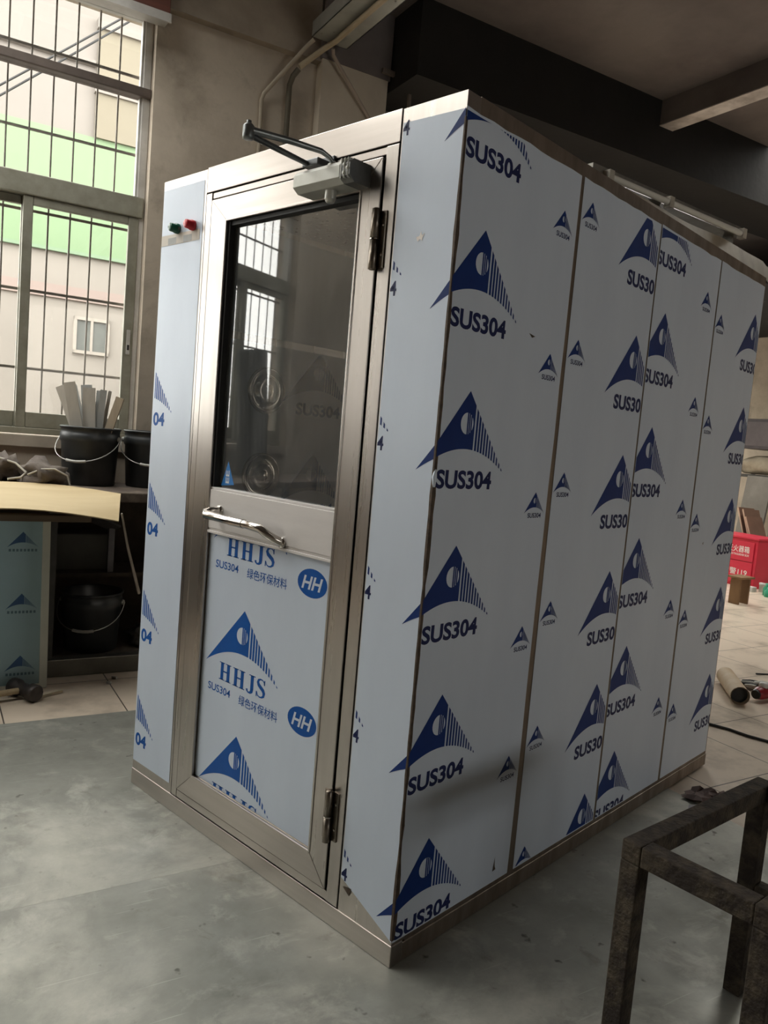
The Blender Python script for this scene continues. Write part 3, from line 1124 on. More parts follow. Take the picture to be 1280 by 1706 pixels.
# dark line between door and frame
door = mb.build('door', [STEEL, STEEL_H], cab, bevel=0.0018)
mb = MB()
mb.box((-0.987, 0.034, 0.084), (xl + 0.001, 0.045, 2.0))
mb.box((xr - 0.001, 0.034, 0.084), (-0.240, 0.045, 2.0))
mb.box((xl, 0.034, zt - 0.001), (xr, 0.045, 2.0))
mb.box((xl, 0.034, 0.082), (xr, 0.045, zb + 0.001))
mb.build('gasket', RUBBER, door)
# glass with its black gasket
mb = MB()
gx0, gx1, gz0, gz1 = il, ir, 1.112, 1.921
mb.box((gx0 + 0.001, 0.0, gz0), (gx0 + 0.014, 0.03, gz1), 0)
mb.box((gx1 - 0.010, 0.012, gz0), (gx1 - 0.001, 0.03, gz1), 0)
mb.box((gx0 + 0.014, 0.004, gz1 - 0.012), (gx1 - 0.010, 0.03, gz1), 0)
mb.build('glass_gasket', RUBBER, door)
mb = MB()
mb.add([(gx0 + 0.005, 0.018, gz0 - 0.005), (gx1 - 0.002, 0.018, gz0 - 0.005), (gx1 - 0.002, 0.018, gz1), (gx0 + 0.005, 0.018, gz1)], [(0, 1, 2, 3)])
mb.build('glass_pane', GLASS, door)
# triangular sticker
mb = MB()
tri = [(-0.870, 1.118), (-0.803, 1.126), (-0.838, 1.196)]
mb.add([(a, 0.0172, b) for a, b in tri], [(0, 1, 2)], 0)
for p in text_at('EE', -0.0, 0.0, 0.040, 0.018, 0.02):
    mb.add([(-0.829 - b, 0.0168, 1.128 + a) for a, b in p], [tuple(range(len(p)))], 1)
mb.build('sticker', [mat('sticker_blue', (0.02, 0.19, 0.55), 0.4, 0, (0.03, 0.22, 0.6), 10), mat('sticker_white', (0.75, 0.8, 0.85), 0.5, 0, (0.7, 0.75, 0.8), 10)], door)
# mid rail
mb = MB()
mb.box((il + 0.001, -0.005, 0.984), (ir - 0.001, 0.036, 1.104), 0)
mb.box((il + 0.001, -0.002, 1.104), (ir - 0.001, 0.02, 1.112), 0)
mb.box((il + 0.001, -0.007, 0.968), (ir - 0.001, 0.02, 0.976), 0)
mb.box((il + 0.001, -0.002, 0.976), (ir - 0.001, 0.02, 0.984), 0)
mb.build('mid_rail', SATIN, door, bevel=0.001)
# lower panel with film
mb = MB()
mb.box((il + 0.001, 0.006, ib), (ir - 0.001, 0.03, 0.969), 0)
mb.add([(il + 0.004, 0.005, ib + 0.004), (ir - 0.004, 0.005, ib + 0.004), (ir - 0.004, 0.005, 0.966), (il + 0.004, 0.005, 0.966)], [(0, 1, 2, 3)], 1)
it = []
for k in range(0, 3):
    it += hhjs(0.365 + 0.391 * k)
decal(mb, it, (il + 0.005, ib + 0.006, ir - 0.006, 0.964), (0, 0.005, 0), (1, 0, 0), (0, 0, 1), (0, -1, 0), CM)
mb.build('lower_panel', FM2, door)
# handle
mb = MB()
hp = [(-0.836, -0.005, 1.044), (-0.842, -0.035, 1.041), (-0.844, -0.05, 1.037), (-0.830, -0.058, 1.032), (-0.70, -0.058, 1.030), (-0.62, -0.058, 1.030), (-0.566, -0.056, 1.026), (-0.550, -0.048, 1.016),
      (-0.535, -0.030, 1.002), (-0.527, -0.005, 0.990)]
mb.tube(hp[:5], 0.0125, 16)
mb.tube(hp[4:], 0.0125, 16)
mb.tube([(-0.705, -0.058, 1.030), (-0.64, -0.058, 1.030)], 0.0140, 16)
mb.lathe([(0.0, -0.013), (0.012, -0.013), (0.016, -0.009), (0.016, -0.005)], 18, (-0.836, 0, 1.044), 'y')
mb.lathe([(0.0, -0.013), (0.012, -0.013), (0.016, -0.009), (0.016, -0.005)], 18, (-0.527, 0, 0.990), 'y')
mb.build('handle', CHROME, door)
# hinges
for z0, z1 in ((1.722, 1.866), (0.230, 0.370)):
    mb = MB()
    mb.box((-0.268, -0.0095, z0 + 0.003), (-0.247, -0.006, z1 - 0.003))
    mb.box((-0.24, -0.0058, z0 + 0.003), (-0.2185, -0.002, z1 - 0.003))
    zm = (z0 + z1) / 2
    mb.lathe([(0.0, z0 - 0.003), (0.006, z0 - 0.003), (0.0105, z0), (0.0105, zm - 0.001), (0.009, zm - 0.001), (0.009, zm + 0.001), (0.0105, zm + 0.001), (0.0105, z1), (0.006, z1 + 0.003), (0.0, z1 + 0.003)],
             16, (-0.244, -0.0165, 0))
    mb.lathe([(0.0112, zm - 0.0015), (0.0112, zm + 0.0015)], 16, (-0.244, -0.0165, 0), mi=1)
    for q in (0.25, 0.75):
        zz_ = z0 + (z1 - z0) * q
        mb.lathe([(0.0, -0.0075), (0.0035, -0.0075), (0.0045, -0.0058)], 10, (-0.228, 0, zz_), 'y', mi=1)
    mb.build('hinge', [HINGE, CHROME], door)

# door closer
mb = MB()
prof = [(-0.005, 1.925), (-0.060, 1.925), (-0.078, 1.938), (-0.078, 1.968), (-0.066, 1.980), (-0.005, 1.980)]
for xa, xb, m in ((-0.500, -0.322, 0), (-0.322, -0.285, 1)):
    mb.prism([(y, z) for y, z in prof], (xa, 0, 0), (0, 1, 0), (0, 0, 1), (1, 0, 0), xb - xa, m)
for i, xs in enumerate((-0.312, -0.300, -0.288)):
    mb.box((xs - 0.006, -0.0795, 1.932), (xs - 0.003, -0.004, 1.981), 0)
mb.lathe([(0.0, -0.030), (0.010, -0.030), (0.013, -0.024), (0.015, -0.022), (0.015, 0.0)], 18, (-0.392, -0.040, 1.925), mi=0)
for xs, zs in ((-0.306, 1.964), (-0.306, 1.945), (-0.294, 1.955)):
    mb.lathe([(0, -0.0815), (0.004, -0.0815), (0.0045, -0.078)], 10, (xs, 0, zs), 'y', mi=0)
mb.lathe([(0.013, 1.980), (0.013, 1.990), (0.008, 1.992), (0.008, 1.998), (0.0, 1.998)], 14, (-0.392, -0.040, 0), mi=0)
cl = mb.build('door_closer', [CLOSER, mat('dark_closer_cap', (0.16, 0.16, 0.155), 0.4, 0.6, (0.22, 0.22, 0.21), 25)], door, bevel=0.0015)
E = (-0.452, -0.262, 2.008)
mb = MB()
mb.tube([(-0.390, -0.040, 1.992), (-0.392, -0.052, 2.004), (-0.398, -0.075, 2.013), (-0.42, -0.16, 2.015), (E[0] + 0.002, E[1] + 0.004, 2.014)], [0.006, 0.006, 0.007, 0.008, 0.009], 10)
mb.lathe([(0, -0.016), (0.013, -0.016), (0.014, -0.010), (0.014, 0.014), (0.010, 0.019), (0.0, 0.019)], 16, E)
mb.lathe([(0.006, 0.019), (0.006, 0.027), (0.0, 0.028)], 12, E)
mb.build('closer_arm', mat('light_closer_arm', (0.26, 0.27, 0.27), 0.36, 0.8, (0.2, 0.21, 0.21), 20), door)
mb = MB()
mb.tube([(E[0], E[1] + 0.008, 2.003), (-0.468, -0.15, 2.004), (-0.485, -0.045, 2.006)], [0.0075, 0.0075, 0.0065], 10)
mb.bbox((-0.503, -0.05, 1.998), (-0.44, -0.0025, 2.016), 0.003)
mb.bbox((-0.515, -0.008, 1.99), (-0.425, -0.0024, 2.03), 0.002)
mb.build('closer_arm', ARM, door)

# ================================================================== THINGS
# ---- lamp lying on the cabin roof
la, lb = Vector((-0.135, 0.90, 2.195)), Vector((0.005, 1.70, 2.195))
lamp = thing('tube_lamp', (-0.07, 1.30, 2.10), 'twin tube lamp batten lying on the cabin roof near its edge', 'lamp', math.atan2(0.8, 0.14) - pi / 2)
t = (lb - la).normalized()
nx = Vector((-t.y, t.x, 0))
mb = MB()
off = nx * 0.055
mb.bar(la + off + Vector((0, 0, 0.014)) - t * 0.06, lb + off + Vector((0, 0, 0.014)) + t * 0.02, 0.075, 0.035)
for q in (0.0, 0.4, 1.0):
    p = la + (lb - la) * q
    mb.bar(p + off - Vector((0, 0, 0.115)), p + off + Vector((0, 0, -0.003)), 0.03, 0.03, up=(0, 1, 0))
mb.build('housing', mat('lamp_housing', (0.25, 0.235, 0.205), 0.45, 0.4, (0.17, 0.16, 0.14), 12), lamp)
for q0, q1, ext in ((0.0, 0.40, -0.0), (0.42, 1.0, 0)):
    mb = MB()
    a, b = la + (lb - la) * q0, la + (lb - la) * q1
    mb.tube([a, b], 0.011, 12)
    mb.build('lamp_tube', mat('glass_tube', (0.86, 0.83, 0.76), 0.15, 0, (0.8, 0.77, 0.7), 5, coat=0.5), lamp)
for q in (0.0, 0.41, 1.0):
    p = la + (lb - la) * q
    mb = MB()
    mb.bar(p - t * 0.012, p + t * 0.012, 0.026, 0.036)
    mb.build('lamp_holder', mat('lamp_holder_plastic', (0.55, 0.5, 0.42), 0.5, 0, (0.4, 0.36, 0.3), 20), lamp)

# ---- rusty table frame, bottom right
RUST = mat('rusty_square_tube', (0.032, 0.023, 0.018), 0.75, 0.3, (0.115, 0.09, 0.06), 26, bump=0.5, bscale=120, vlo=0.42, vhi=0.72)
tb = thing('table_frame', (0.70, 0.34, 0), 'rusty welded square-tube table frame without a top, in front of the cabin', 'table frame')
TA, TB_ = Vector((0.553, 0.075)), Vector((0.622, 0.616))
tv = (TB_ - TA)
tw = Vector((0.262, -0.024))
TC = TA + tw
TD = TB_ + tw
h = 0.55
s = 0.042
for p in (TA, TB_, TC, TD):
    mb = MB()
    mb.bar((p.x, p.y, 0), (p.x, p.y, h - s), s, s, up=(tv.x, tv.y, 0))
    mb.build('leg', RUST, tb, bevel=0.003)
for a, b in ((TA, TB_), (TC, TD)):
    e = (b - a).normalized() * s / 2
    mb = MB()
    mb.bar((a.x - e.x, a.y - e.y, h - s / 2), (b.x + e.x, b.y + e.y, h - s / 2), s, s)
    mb.build('top_rail', RUST, tb, bevel=0.003)
for a, b in ((TA, TC), (TB_, TD)):
    e = (b - a).normalized() * s / 2
    mb = MB()
    mb.bar((a.x + e.x, a.y + e.y, h - s / 2), (b.x - e.x, b.y - e.y, h - s / 2), s, s)
    mb.build('top_rail', RUST, tb, bevel=0.003)
e = (TD - TB_).normalized() * s / 2
mb = MB()
mb.bar((TB_.x + e.x, TB_.y + e.y, 0.278), (TD.x - e.x, TD.y - e.y, 0.278), s * 0.9, s * 0.9)
mb.build('stretcher', RUST, tb, bevel=0.003)

# ---- workbench by the window wall
DARKW = mat('grimy_dark_wood', (0.06, 0.047, 0.038), 0.8, 0, (0.10, 0.08, 0.062), 8, bump=0.3, bscale=40)
DARKM = mat('grimy_dark_steel', (0.055, 0.053, 0.05), 0.5, 0.5, (0.09, 0.085, 0.078), 10)
wb = thing('workbench', W(-0.6, 2.8, -0.006), 'dark grimy workbench with open shelves standing under the barred window', 'workbench', ROT)
mb = MB(WM)
mb.bbox((-2.9, 2.50, 0.875), (2.2, 3.10, 0.925), 0.006)
mb.build('bench_top', mat('worn_bench_top', (0.10, 0.075, 0.06), 0.75, 0, (0.24, 0.19, 0.14), 11, vlo=0.5, vhi=0.8), wb)
for s_, d_ in ((-2.85, 2.53), (-0.475, 2.53), (2.15, 2.53), (-2.85, 3.06), (2.15, 3.06)):
    mb = MB(WM)
    mb.box((s_ - 0.02, d_ - 0.02, 0.085), (s_ + 0.02, d_ + 0.02, 0.875))
    mb.build('leg', DARKM, wb)
mb = MB(WM)
mb.bbox((-2.9, 2.50, -0.006), (2.2, 2.56, 0.082), 0.004)
mb.build('kick_rail', mat('grey_steel_channel', (0.16, 0.155, 0.135), 0.45, 0.6, (0.11, 0.105, 0.09), 7), wb)
mb = MB(WM)
mb.box((-2.9, 2.56, 0.05), (2.2, 3.10, 0.075))
mb.build('lower_shelf', DARKW, wb)
mb = MB(WM)
mb.box((-2.83, 2.78, 0.44), (2.13, 3.08, 0.46))
mb.build('middle_shelf', DARKW, wb)
mb = MB(WM)
mb.box((-2.9, 3.085, 0.075), (2.2, 3.10, 0.875))
mb.build('back_board', DARKW, wb)

# things on the middle shelf
mb = MB(WM)
mb.bbox((-0.43, 2.86, 0.461), (-0.12, 3.06, 0.66), 0.006)
mb.box((-0.42, 2.857, 0.64), (-0.13, 2.86, 0.65))
tag(mb.build('storage_box', mat('dull_grey_box', (0.12, 0.118, 0.108), 0.7, 0.1, (0.09, 0.088, 0.08), 6), loc=W(-0.275, 2.96, 0.461), rot=ROT), 'dull grey box on the middle shelf of the dark workbench', 'box')
mb = MB(WM)
mb.bar((-0.33, 2.76, 0.80), (-0.12, 2.80, 0.70), 0.10, 0.012, up=(0.3, 0.5, 1))
mb.bar((-0.14, 2.81, 0.4615), (-0.14, 2.81, 0.70), 0.03, 0.03, up=(0, 1, 0))
tag(mb.build('steel_offcut', mat('dim_grey_steel', (0.15, 0.145, 0.15), 0.45, 0.5, (0.11, 0.105, 0.11), 9), loc=W(-0.2, 2.84, 0.462), rot=ROT), 'slanting grey sheet offcut in the shadow under the bench top', 'offcut')
random.seed(11)


def lump(name, s_, d_, z_, rx, ry, rz, m, label, cat, seed, rough_=0.35, group=None, parent=None, sub=3, frq=2.2):
    """crumpled lump sitting on z_"""
    bm = bmesh.new()
    bmesh.ops.create_icosphere(bm, subdivisions=sub, radius=1.0)
    for v in bm.verts:
        n = v.co.normalized()
        q = 1 + rough_ * (noise.noise(n * frq + Vector((seed, 0, 0))) + 0.5 * noise.noise(n * frq * 2.7 + Vector((0, seed, 0))))
        v.co = Vector((n.x * rx * q, n.y * ry * q, n.z * rz * q))
    zmin = min(v.co.z for v in bm.verts)
    for v in bm.verts:
        v.co.z = max(v.co.z, zmin * 0.55)
    zmin = min(v.co.z for v in bm.verts)
    bm.verts.index_update()
    mb = MB(WM)
    mb.add([(s_ + v.co.x, d_ + v.co.y, z_ + v.co.z - zmin) for v in bm.verts], [[v.index for v in f.verts] for f in bm.faces], 0, True)
    bm.free()
    if parent is not None:
        return mb.build(name, m, parent)
    return tag(mb.build(name, m, loc=W(s_, d_, z_), rot=ROT), label, cat, group)


lump('scrap_heap', 0.08, 2.72, 0.076, 0.11, 0.09, 0.07, mat('dark_scrap', (0.07, 0.065, 0.06), 0.6, 0.4, (0.18, 0.17, 0.155), 30), 'small dark scrap heap at the right end of the low bench shelf', 'scrap', 4.2, 0.6)

# cream board drooping over the bench's front
mb = MB(WM)
BOARD = mat('cream_plywood_board', (0.56, 0.44, 0.25), 0.6, 0, (0.49, 0.37, 0.20), 4, (0.3, 3, 3))
rows, cols = 10, 14
vt = []
for i in range(rows + 1):
    u = i / rows
    for j in range(cols + 1):
        w = j / cols
        s_ = -1.75 + (1.75 - 0.195 - 0.05 * u) * w
        back = 2.66 - 0.28 * max(0, (w - 0.82) / 0.18) ** 1.3
        front = 2.13 + 0.03 * w
        d_ = back + (front - back) * u
        z_ = 0.948 - 0.07 * u ** 1.5 - 0.055 * max(0, (w - 0.72) / 0.28) ** 1.5 * (0.35 + 0.65 * u) + 0.004 * sin(7 * w)
        z_ = max(z_, 0.932 + 0.0) if d_ > 2.5 else z_
        vt.append((s_, d_, z_))
n = len(vt)
fc = []
for i in range(rows):
    for j in range(cols):
        a = i * (cols + 1) + j
        fc.append((a, a + cols + 1, a + cols + 2, a + 1))
mb.add(vt, fc, 0, True)
mb.add([(a, b, c - 0.005) for a, b, c in vt], [tuple(reversed(f)) for f in fc], 0, True)
rim = [j for j in range(cols + 1)] + [i * (cols + 1) + cols for i in range(1, rows + 1)] + [rows * (cols + 1) + j for j in range(cols - 1, -1, -1)] + [i * (cols + 1) for i in range(rows - 1, 0, -1)]
for i in range(len(rim)):
    a, b = rim[i], rim[(i + 1) % len(rim)]
    mb.add([vt[a], vt[b], (vt[b][0], vt[b][1], vt[b][2] - 0.005), (vt[a][0], vt[a][1], vt[a][2] - 0.005)], [(0, 1, 2, 3)], 0)
tag(mb.build('plywood_board', BOARD, loc=W(-0.6, 2.5, 0.93), rot=ROT), 'thin cream board drooping over the front of the dark workbench', 'board')
mb = MB(WM)
mb.bbox((-1.7, 2.17, 0.815), (-0.36, 2.23, 0.845), 0.004)
mb.bbox((-1.7, 2.23, 0.825), (-1.64, 2.50, 0.865), 0.004)
mb.bbox((-0.42, 2.23, 0.825), (-0.36, 2.50, 0.865), 0.004)
mb.build('front_ledge', mat('brown_batten', (0.17, 0.125, 0.085), 0.7, 0, (0.12, 0.088, 0.06), 6, (0.4, 5, 5)), wb)
mb = MB(WM)
mb.tube([(-0.232, 2.165, 0.860), (-0.19, 2.20, 0.70), (-0.105, 2.285, 0.455)], [0.004, 0.006, 0.008], 8)
tag(mb.build('metal_rod', mat('dull_bright_rod', (0.42, 0.37, 0.32), 0.4, 0.7, (0.3, 0.26, 0.22), 14), loc=W(-0.2, 2.2, 0.46), rot=ROT), 'thin pale metal rod hanging down from the corner of the cream board', 'rod')

# blue film panel leaning on the bench
lp = thing('sheet_panel', W(-1.0, 2.38, -0.006), 'blue-filmed steel panel with pale border leaning against the workbench', 'panel', ROT)
tilt = Vector((0, 0.10, 0.812)).normalized()
pn = Vector((0, -tilt.z, tilt.y))
o = Vector((-1.45, 2.375, -0.005))
Pn = lambda a, b, c=0.0: o + Vector((1, 0, 0)) * a + tilt * b + pn * c
PW, PH = 0.955, 0.822
mb = MB(WM)
for a0, b0, a1, b1 in ((0, 0, 0.03, PH), (PW - 0.034, 0, PW, PH), (0.03, PH - 0.03, PW - 0.034, PH), (0.03, 0, PW - 0.034, 0.02)):
    mb.prism([(a0, b0), (a1, b0), (a1, b1), (a0, b1)], o, (1, 0, 0), tilt, pn, 0.022)
mb.build('border', mat('pale_border', (0.82, 0.85, 0.78), 0.5, 0, (0.74, 0.77, 0.70), 6), lp)
mb = MB(WM)
mb.prism([(0.03, 0.02), (PW - 0.034, 0.02), (PW - 0.034, PH - 0.03), (0.03, PH - 0.03)], o, (1, 0, 0), tilt, pn, 0.012, 0)
it = []
for c in (0.335, 0.585, 0.835):
    for b in (0.085, 0.375, 0.665):
        it += mountain(c - 0.065, b, 0.135, 0.072, False)
        for q in range(8):
            it.append((1, 't', [(c - 0.058 + q * 0.016, b - 0.02), (c - 0.048 + q * 0.016, b - 0.02), (c - 0.048 + q * 0.016, b - 0.008), (c - 0.058 + q * 0.016, b - 0.008)]))
decal(mb, it, (0.035, 0.022, PW - 0.036, PH - 0.032), o + pn * 0.012, (1, 0, 0), tilt, pn, {'b': 1, 't': 2, 'w': 0})
mb.build('filmed_sheet', [mat('blue_tinted_film', (0.40, 0.59, 0.67), 0.3, 0.1, (0.36, 0.54, 0.62), 3, coat=0.2), mat('blue_emblem', (0.03, 0.10, 0.25), 0.4, 0, (0.04, 0.12, 0.29), 9),
                         mat('faint_print', (0.12, 0.22, 0.29), 0.4, 0, (0.10, 0.19, 0.26), 9)], lp)

# buckets
PAIL = mat('black_pail_plastic', (0.022, 0.025, 0.028), 0.42, 0, (0.035, 0.038, 0.04), 9)
WIRE = mat('pale_wire', (0.55, 0.54, 0.52), 0.35, 0.7, (0.4, 0.39, 0.37), 20)
WHITEP = mat('white_plastic', (0.6, 0.59, 0.56), 0.5, 0, (0.5, 0.49, 0.46), 12)


def make_bucket(loc, rot, label):
    b = thing('bucket', loc, label, 'bucket', rot, 'black plastic buckets')
    M = Matrix.Translation(loc) @ Matrix.Rotation(rot, 4, 'Z')
    mb = MB(M)
    mb.lathe([(0.0, 0.0), (0.128, 0.0), (0.133, 0.006), (0.146, 0.225), (0.152, 0.232), (0.1535, 0.268), (0.149, 0.272), (0.150, 0.296), (0.156, 0.299), (0.157, 0.306), (0.152, 0.309), (0.146, 0.305), (0.139, 0.22), (0.127, 0.012), (0.0, 0.010)], 40)
    mb.build('pail', PAIL, b)
    for sx in (-1, 1):
        mb = MB(M)
        mb.lathe([(0.0, 0.012), (0.010, 0.012), (0.014, 0.006), (0.014, 0.0)], 14, (0, 0, 0), 'x', M=Matrix.Translation((sx * 0.152, 0, 0.252)) @ Matrix.Scale(sx, 4, (1, 0, 0)))
        mb.build('handle_ear', WHITEP, b)
    mb = MB(M)
    pts = []
    for i in range(21):
        a = pi * i / 20
        x = -0.166 * cos(a)
        pts.append((x, -0.172 * sin(a) ** 0.8 if sin(a) > 0 else 0, 0.252 - 0.125 * (sin(a) if sin(a) > 0 else 0) ** 0.75))
    mb.tube(pts, 0.0025, 6)
    hd = mb.build('wire_handle', WIRE, b)
    mb = MB(M)
    mb.tube(pts[8:13], 0.0075, 10)
    mb.build('handle_grip', WHITEP, hd)
    return b


B1 = W(-0.255, 2.90, 0.9255)
camdir = math.atan2(0.68525, 0.72344)
bk = make_bucket(B1, camdir - 0.05, 'black bucket full of upright metal strips on the workbench')
b2 = dup(bk, W(0.075, 2.905, 0.9255), camdir + 0.25, 'empty-topped black bucket on the bench right beside the cabin')
b3 = dup(bk, W(-0.24, 2.715, 0.0755), camdir + 0.12, 'black bucket in the shadow on the low shelf of the bench')

# strips standing in the first bucket: (top offset right, rim offset right, depth offset, top z, width, kind)
STRIP = [mat('grey_strip_steel', (0.52, 0.485, 0.43), 0.5, 0.15, (0.42, 0.39, 0.345), 14, (1, 1, 0.3)), mat('blue_grey_strip', (0.46, 0.465, 0.45), 0.45, 0.2, (0.36, 0.365, 0.355), 14, (1, 1, 0.3))]
rgt = Vector((0.858, -0.506))
fwd = Vector((0.506, 0.858))
SL = [(-0.186, -0.098, 0.03, 0.515, 0.060, 0, 0.15, 'leftmost, most slanting grey metal strip standing in the bucket'),
      (-0.108, -0.062, -0.05, 0.535, 0.062, 0, 0, 'broad slanting grey metal strip left of centre in the bucket'),
      (-0.150, -0.085, 0.078, 0.52, 0.066, 1, 0.1, 'grey metal strip tucked behind the leftmost slanting ones in the bucket'),
      (-0.040, -0.020, 0.012, 0.53, 0.060, 1, 0.05, 'broad upright grey metal strip at the centre of the bucket'),
      (-0.012, -0.004, -0.022, 0.515, 0.066, 0, -0.05, 'shorter upright grey metal strip in front of the central one'),
      (0.034, 0.030, 0.035, 0.505, 0.050, 1, -0.1, 'narrow blue-grey metal strip right of the bucket centre'),
      (0.060, 0.046, -0.004, 0.510, 0.034, 1, -0.3, 'narrow metal strip second from the right of the upright bunch'),
      (0.082, 0.058, 0.03, 0.508, 0.018, 0, -0.5, 'thin edge-on metal strip at the right of the upright bunch')]
for (to, ro, dp, tz, wd, mk, yaw, lab) in SL:
    dx = (to - ro)
    zr = 0.309
    # continue down to the bucket floor
    bo = ro - dx * (zr - 0.013) / (tz - zr)
    bo = max(-0.09, min(0.09, bo))
    c = Vector((-0.255, 2.90))
    pb = c + rgt * bo + fwd * dp * 0.6
    pt = c + rgt * to + fwd * dp
    mb = MB(WM)
    upv = Vector((fwd.x * cos(yaw) + rgt.x * sin(yaw), fwd.y * cos(yaw) + rgt.y * sin(yaw), 0))
    mb.bar((pb.x, pb.y, 0.9395), (pt.x, pt.y, 0.9255 + tz), wd, 0.004, up=upv)
    mb.bar((pb.x + upv.x * 0.006, pb.y + upv.y * 0.006, 0.9395), (pt.x + upv.x * 0.006, pt.y + upv.y * 0.006, 0.9255 + tz - 0.01), wd * 0.25, 0.008, up=upv)
    tag(mb.build('metal_strip', STRIP[mk], loc=W(pb.x, pb.y, 0.9395), rot=ROT), lab, 'metal strip', 'metal strips standing in the bucket')
c = Vector((-0.255, 2.90))
mb = MB(WM)
pb = c + rgt * 0.03 - fwd * 0.062
pt = c + rgt * 0.170 - fwd * 0.062
mb.bar((pb.x, pb.y, 0.9395), (pt.x, pt.y, 0.9255 + 0.475), 0.042, 0.012, up=(fwd.x, fwd.y, 0))
tag(mb.build('wood_offcut', mat('weathered_slat', (0.44, 0.36, 0.27), 0.8, 0, (0.34, 0.275, 0.2), 9, (3, 3, 0.4)), loc=W(pb.x, pb.y, 0.9395), rot=ROT), 'brown wooden strip leaning out at the right of the bucket', 'wood offcut')

# rag bundle with white cord on the bench
rg = thing('rag_bundle', W(-0.52, 2.83, 0.93), 'crumpled dark rag bundle tied with pale cord behind the cream board', 'rag', ROT)
RAG = mat('dark_rag', (0.105, 0.085, 0.075), 0.95, 0, (0.20, 0.17, 0.145), 9, bump=0.5, bscale=35)
lump('cloth', -0.505, 2.745, 0.926, 0.12, 0.10, 0.075, RAG, None, None, 1.3, 0.55, parent=rg, frq=1.8)
lump('cloth', -0.69, 2.84, 0.926, 0.10, 0.09, 0.085, RAG, None, None, 6.3, 0.6, parent=rg, frq=2.0)
mb = MB(WM)
mb.tube([(-0.70, 2.76, 1.05), (-0.63, 2.74, 1.03), (-0.585, 2.70, 0.99), (-0.61, 2.68, 0.965), (-0.67, 2.67, 0.955)], 0.0055, 8)
mb.tube([(-0.58, 2.68, 0.98), (-0.52, 2.66, 1.012), (-0.46, 2.66, 1.015), (-0.40, 2.66, 0.985), (-0.385, 2.66, 0.935)], 0.0045, 8)
mb.build('cord', mat('off_white_cord', (0.6, 0.57, 0.5), 0.8, 0, (0.5, 0.47, 0.41), 30), rg)

# hammer, chip and debris on the left floor
hm = thing('sledge_hammer', (-2.33, -0.02, -0.006), 'short sledgehammer with dark head lying on the tiles before the leaning panel', 'hammer', radians(80))
mb = MB()
mb.tube([(-2.35, -0.45, 0.032), (-2.322, -0.1, 0.034), (-2.318, 0.02, 0.034)], [0.016, 0.014, 0.014], 12)
mb.build('hammer_handle', mat('pale_handle_wood', (0.42, 0.33, 0.20), 0.6, 0, (0.34, 0.26, 0.155), 8, (5, 0.5, 5)), hm)
mb = MB()
hc = Vector((-2.317, 0.035, 0.034))
dr = Vector((0.95, 0.25, 0)).normalized()
mb.tube([hc - dr * 0.085, hc - dr * 0.078, hc - dr * 0.045, hc - dr * 0.03, hc + dr * 0.03, hc + dr * 0.045, hc + dr * 0.078, hc + dr * 0.085], [0.034, 0.039, 0.039, 0.030, 0.030, 0.039, 0.039, 0.034], 18)
mb.build('hammer_head', mat('dark_iron', (0.035, 0.03, 0.03), 0.5, 0.5, (0.07, 0.06, 0.055), 18), hm)
mb = MB()
mb.bar((-2.285, 0.10, 0.002), (-2.30, 0.20, 0.004), 0.018, 0.012)
tag(mb.build('wood_chip', mat('pale_chip', (0.55, 0.48, 0.36), 0.7, 0, (0.45, 0.39, 0.28), 20), loc=(-2.29, 0.15, -0.004)), 'small pale wood splinter on the tiles right of the hammer', 'splinter')
mb = MB()
mb.bar((-2.12, 0.50, 0.0), (-2.20, 0.66, 0.003), 0.02, 0.012)
tag(mb.build('metal_chip', WIRE, loc=(-2.16, 0.58, -0.004)), 'bright metal chip on the tiles beside the cabin left corner', 'metal chip')
for i, (x, y, r_) in enumerate(((-2.36, 0.49, 0.014), (-2.30, 0.43, 0.010))):
    mb = MB()
    mb.bar((x - r_, y, 0.0), (x + r_, y + 0.01, 0.002), 0.008, 0.012)
    tag(mb.build('metal_chip', WIRE, loc=(x, y, -0.005)), ('tiny bright chip farther from the plate, below the bench rail' if i == 0 else 'tiny bright chip left of the other one, below the bench rail'), 'metal chip')

# ---- right side, on the floor beyond the cabin
rl = thing('cardboard_roll', (-0.31, 3.27, -0.006), 'tan cardboard tube lying on the tiles beyond the cabin', 'tube', math.atan2(-0.333, 0.207))
p0, p1 = Vector((-0.42, 3.46, 0.046)), Vector((-0.21, 3.10, 0.046))
ax = (p1 - p0).normalized()
mb = MB()
mb.tube([p0, p0 + (p1 - p0) * 0.5, p1], 0.051, 24, cap=False)
mb.tube([p1, p1 - ax * 0.12], 0.046, 24, cap=False)
mb.tube([p0, p0 + ax * 0.02], [0.051, 0.046], 24, cap=False)
mb.build('paper_tube', mat('tan_cardboard', (0.46, 0.33, 0.20), 0.75, 0, (0.56, 0.46, 0.34), 6), rl)
mb = MB()
mb.tube([p1 - ax * 0.03, p1 - ax * 0.034], 0.0455, 24)
mb.build('end_plug', RUBBER, rl)

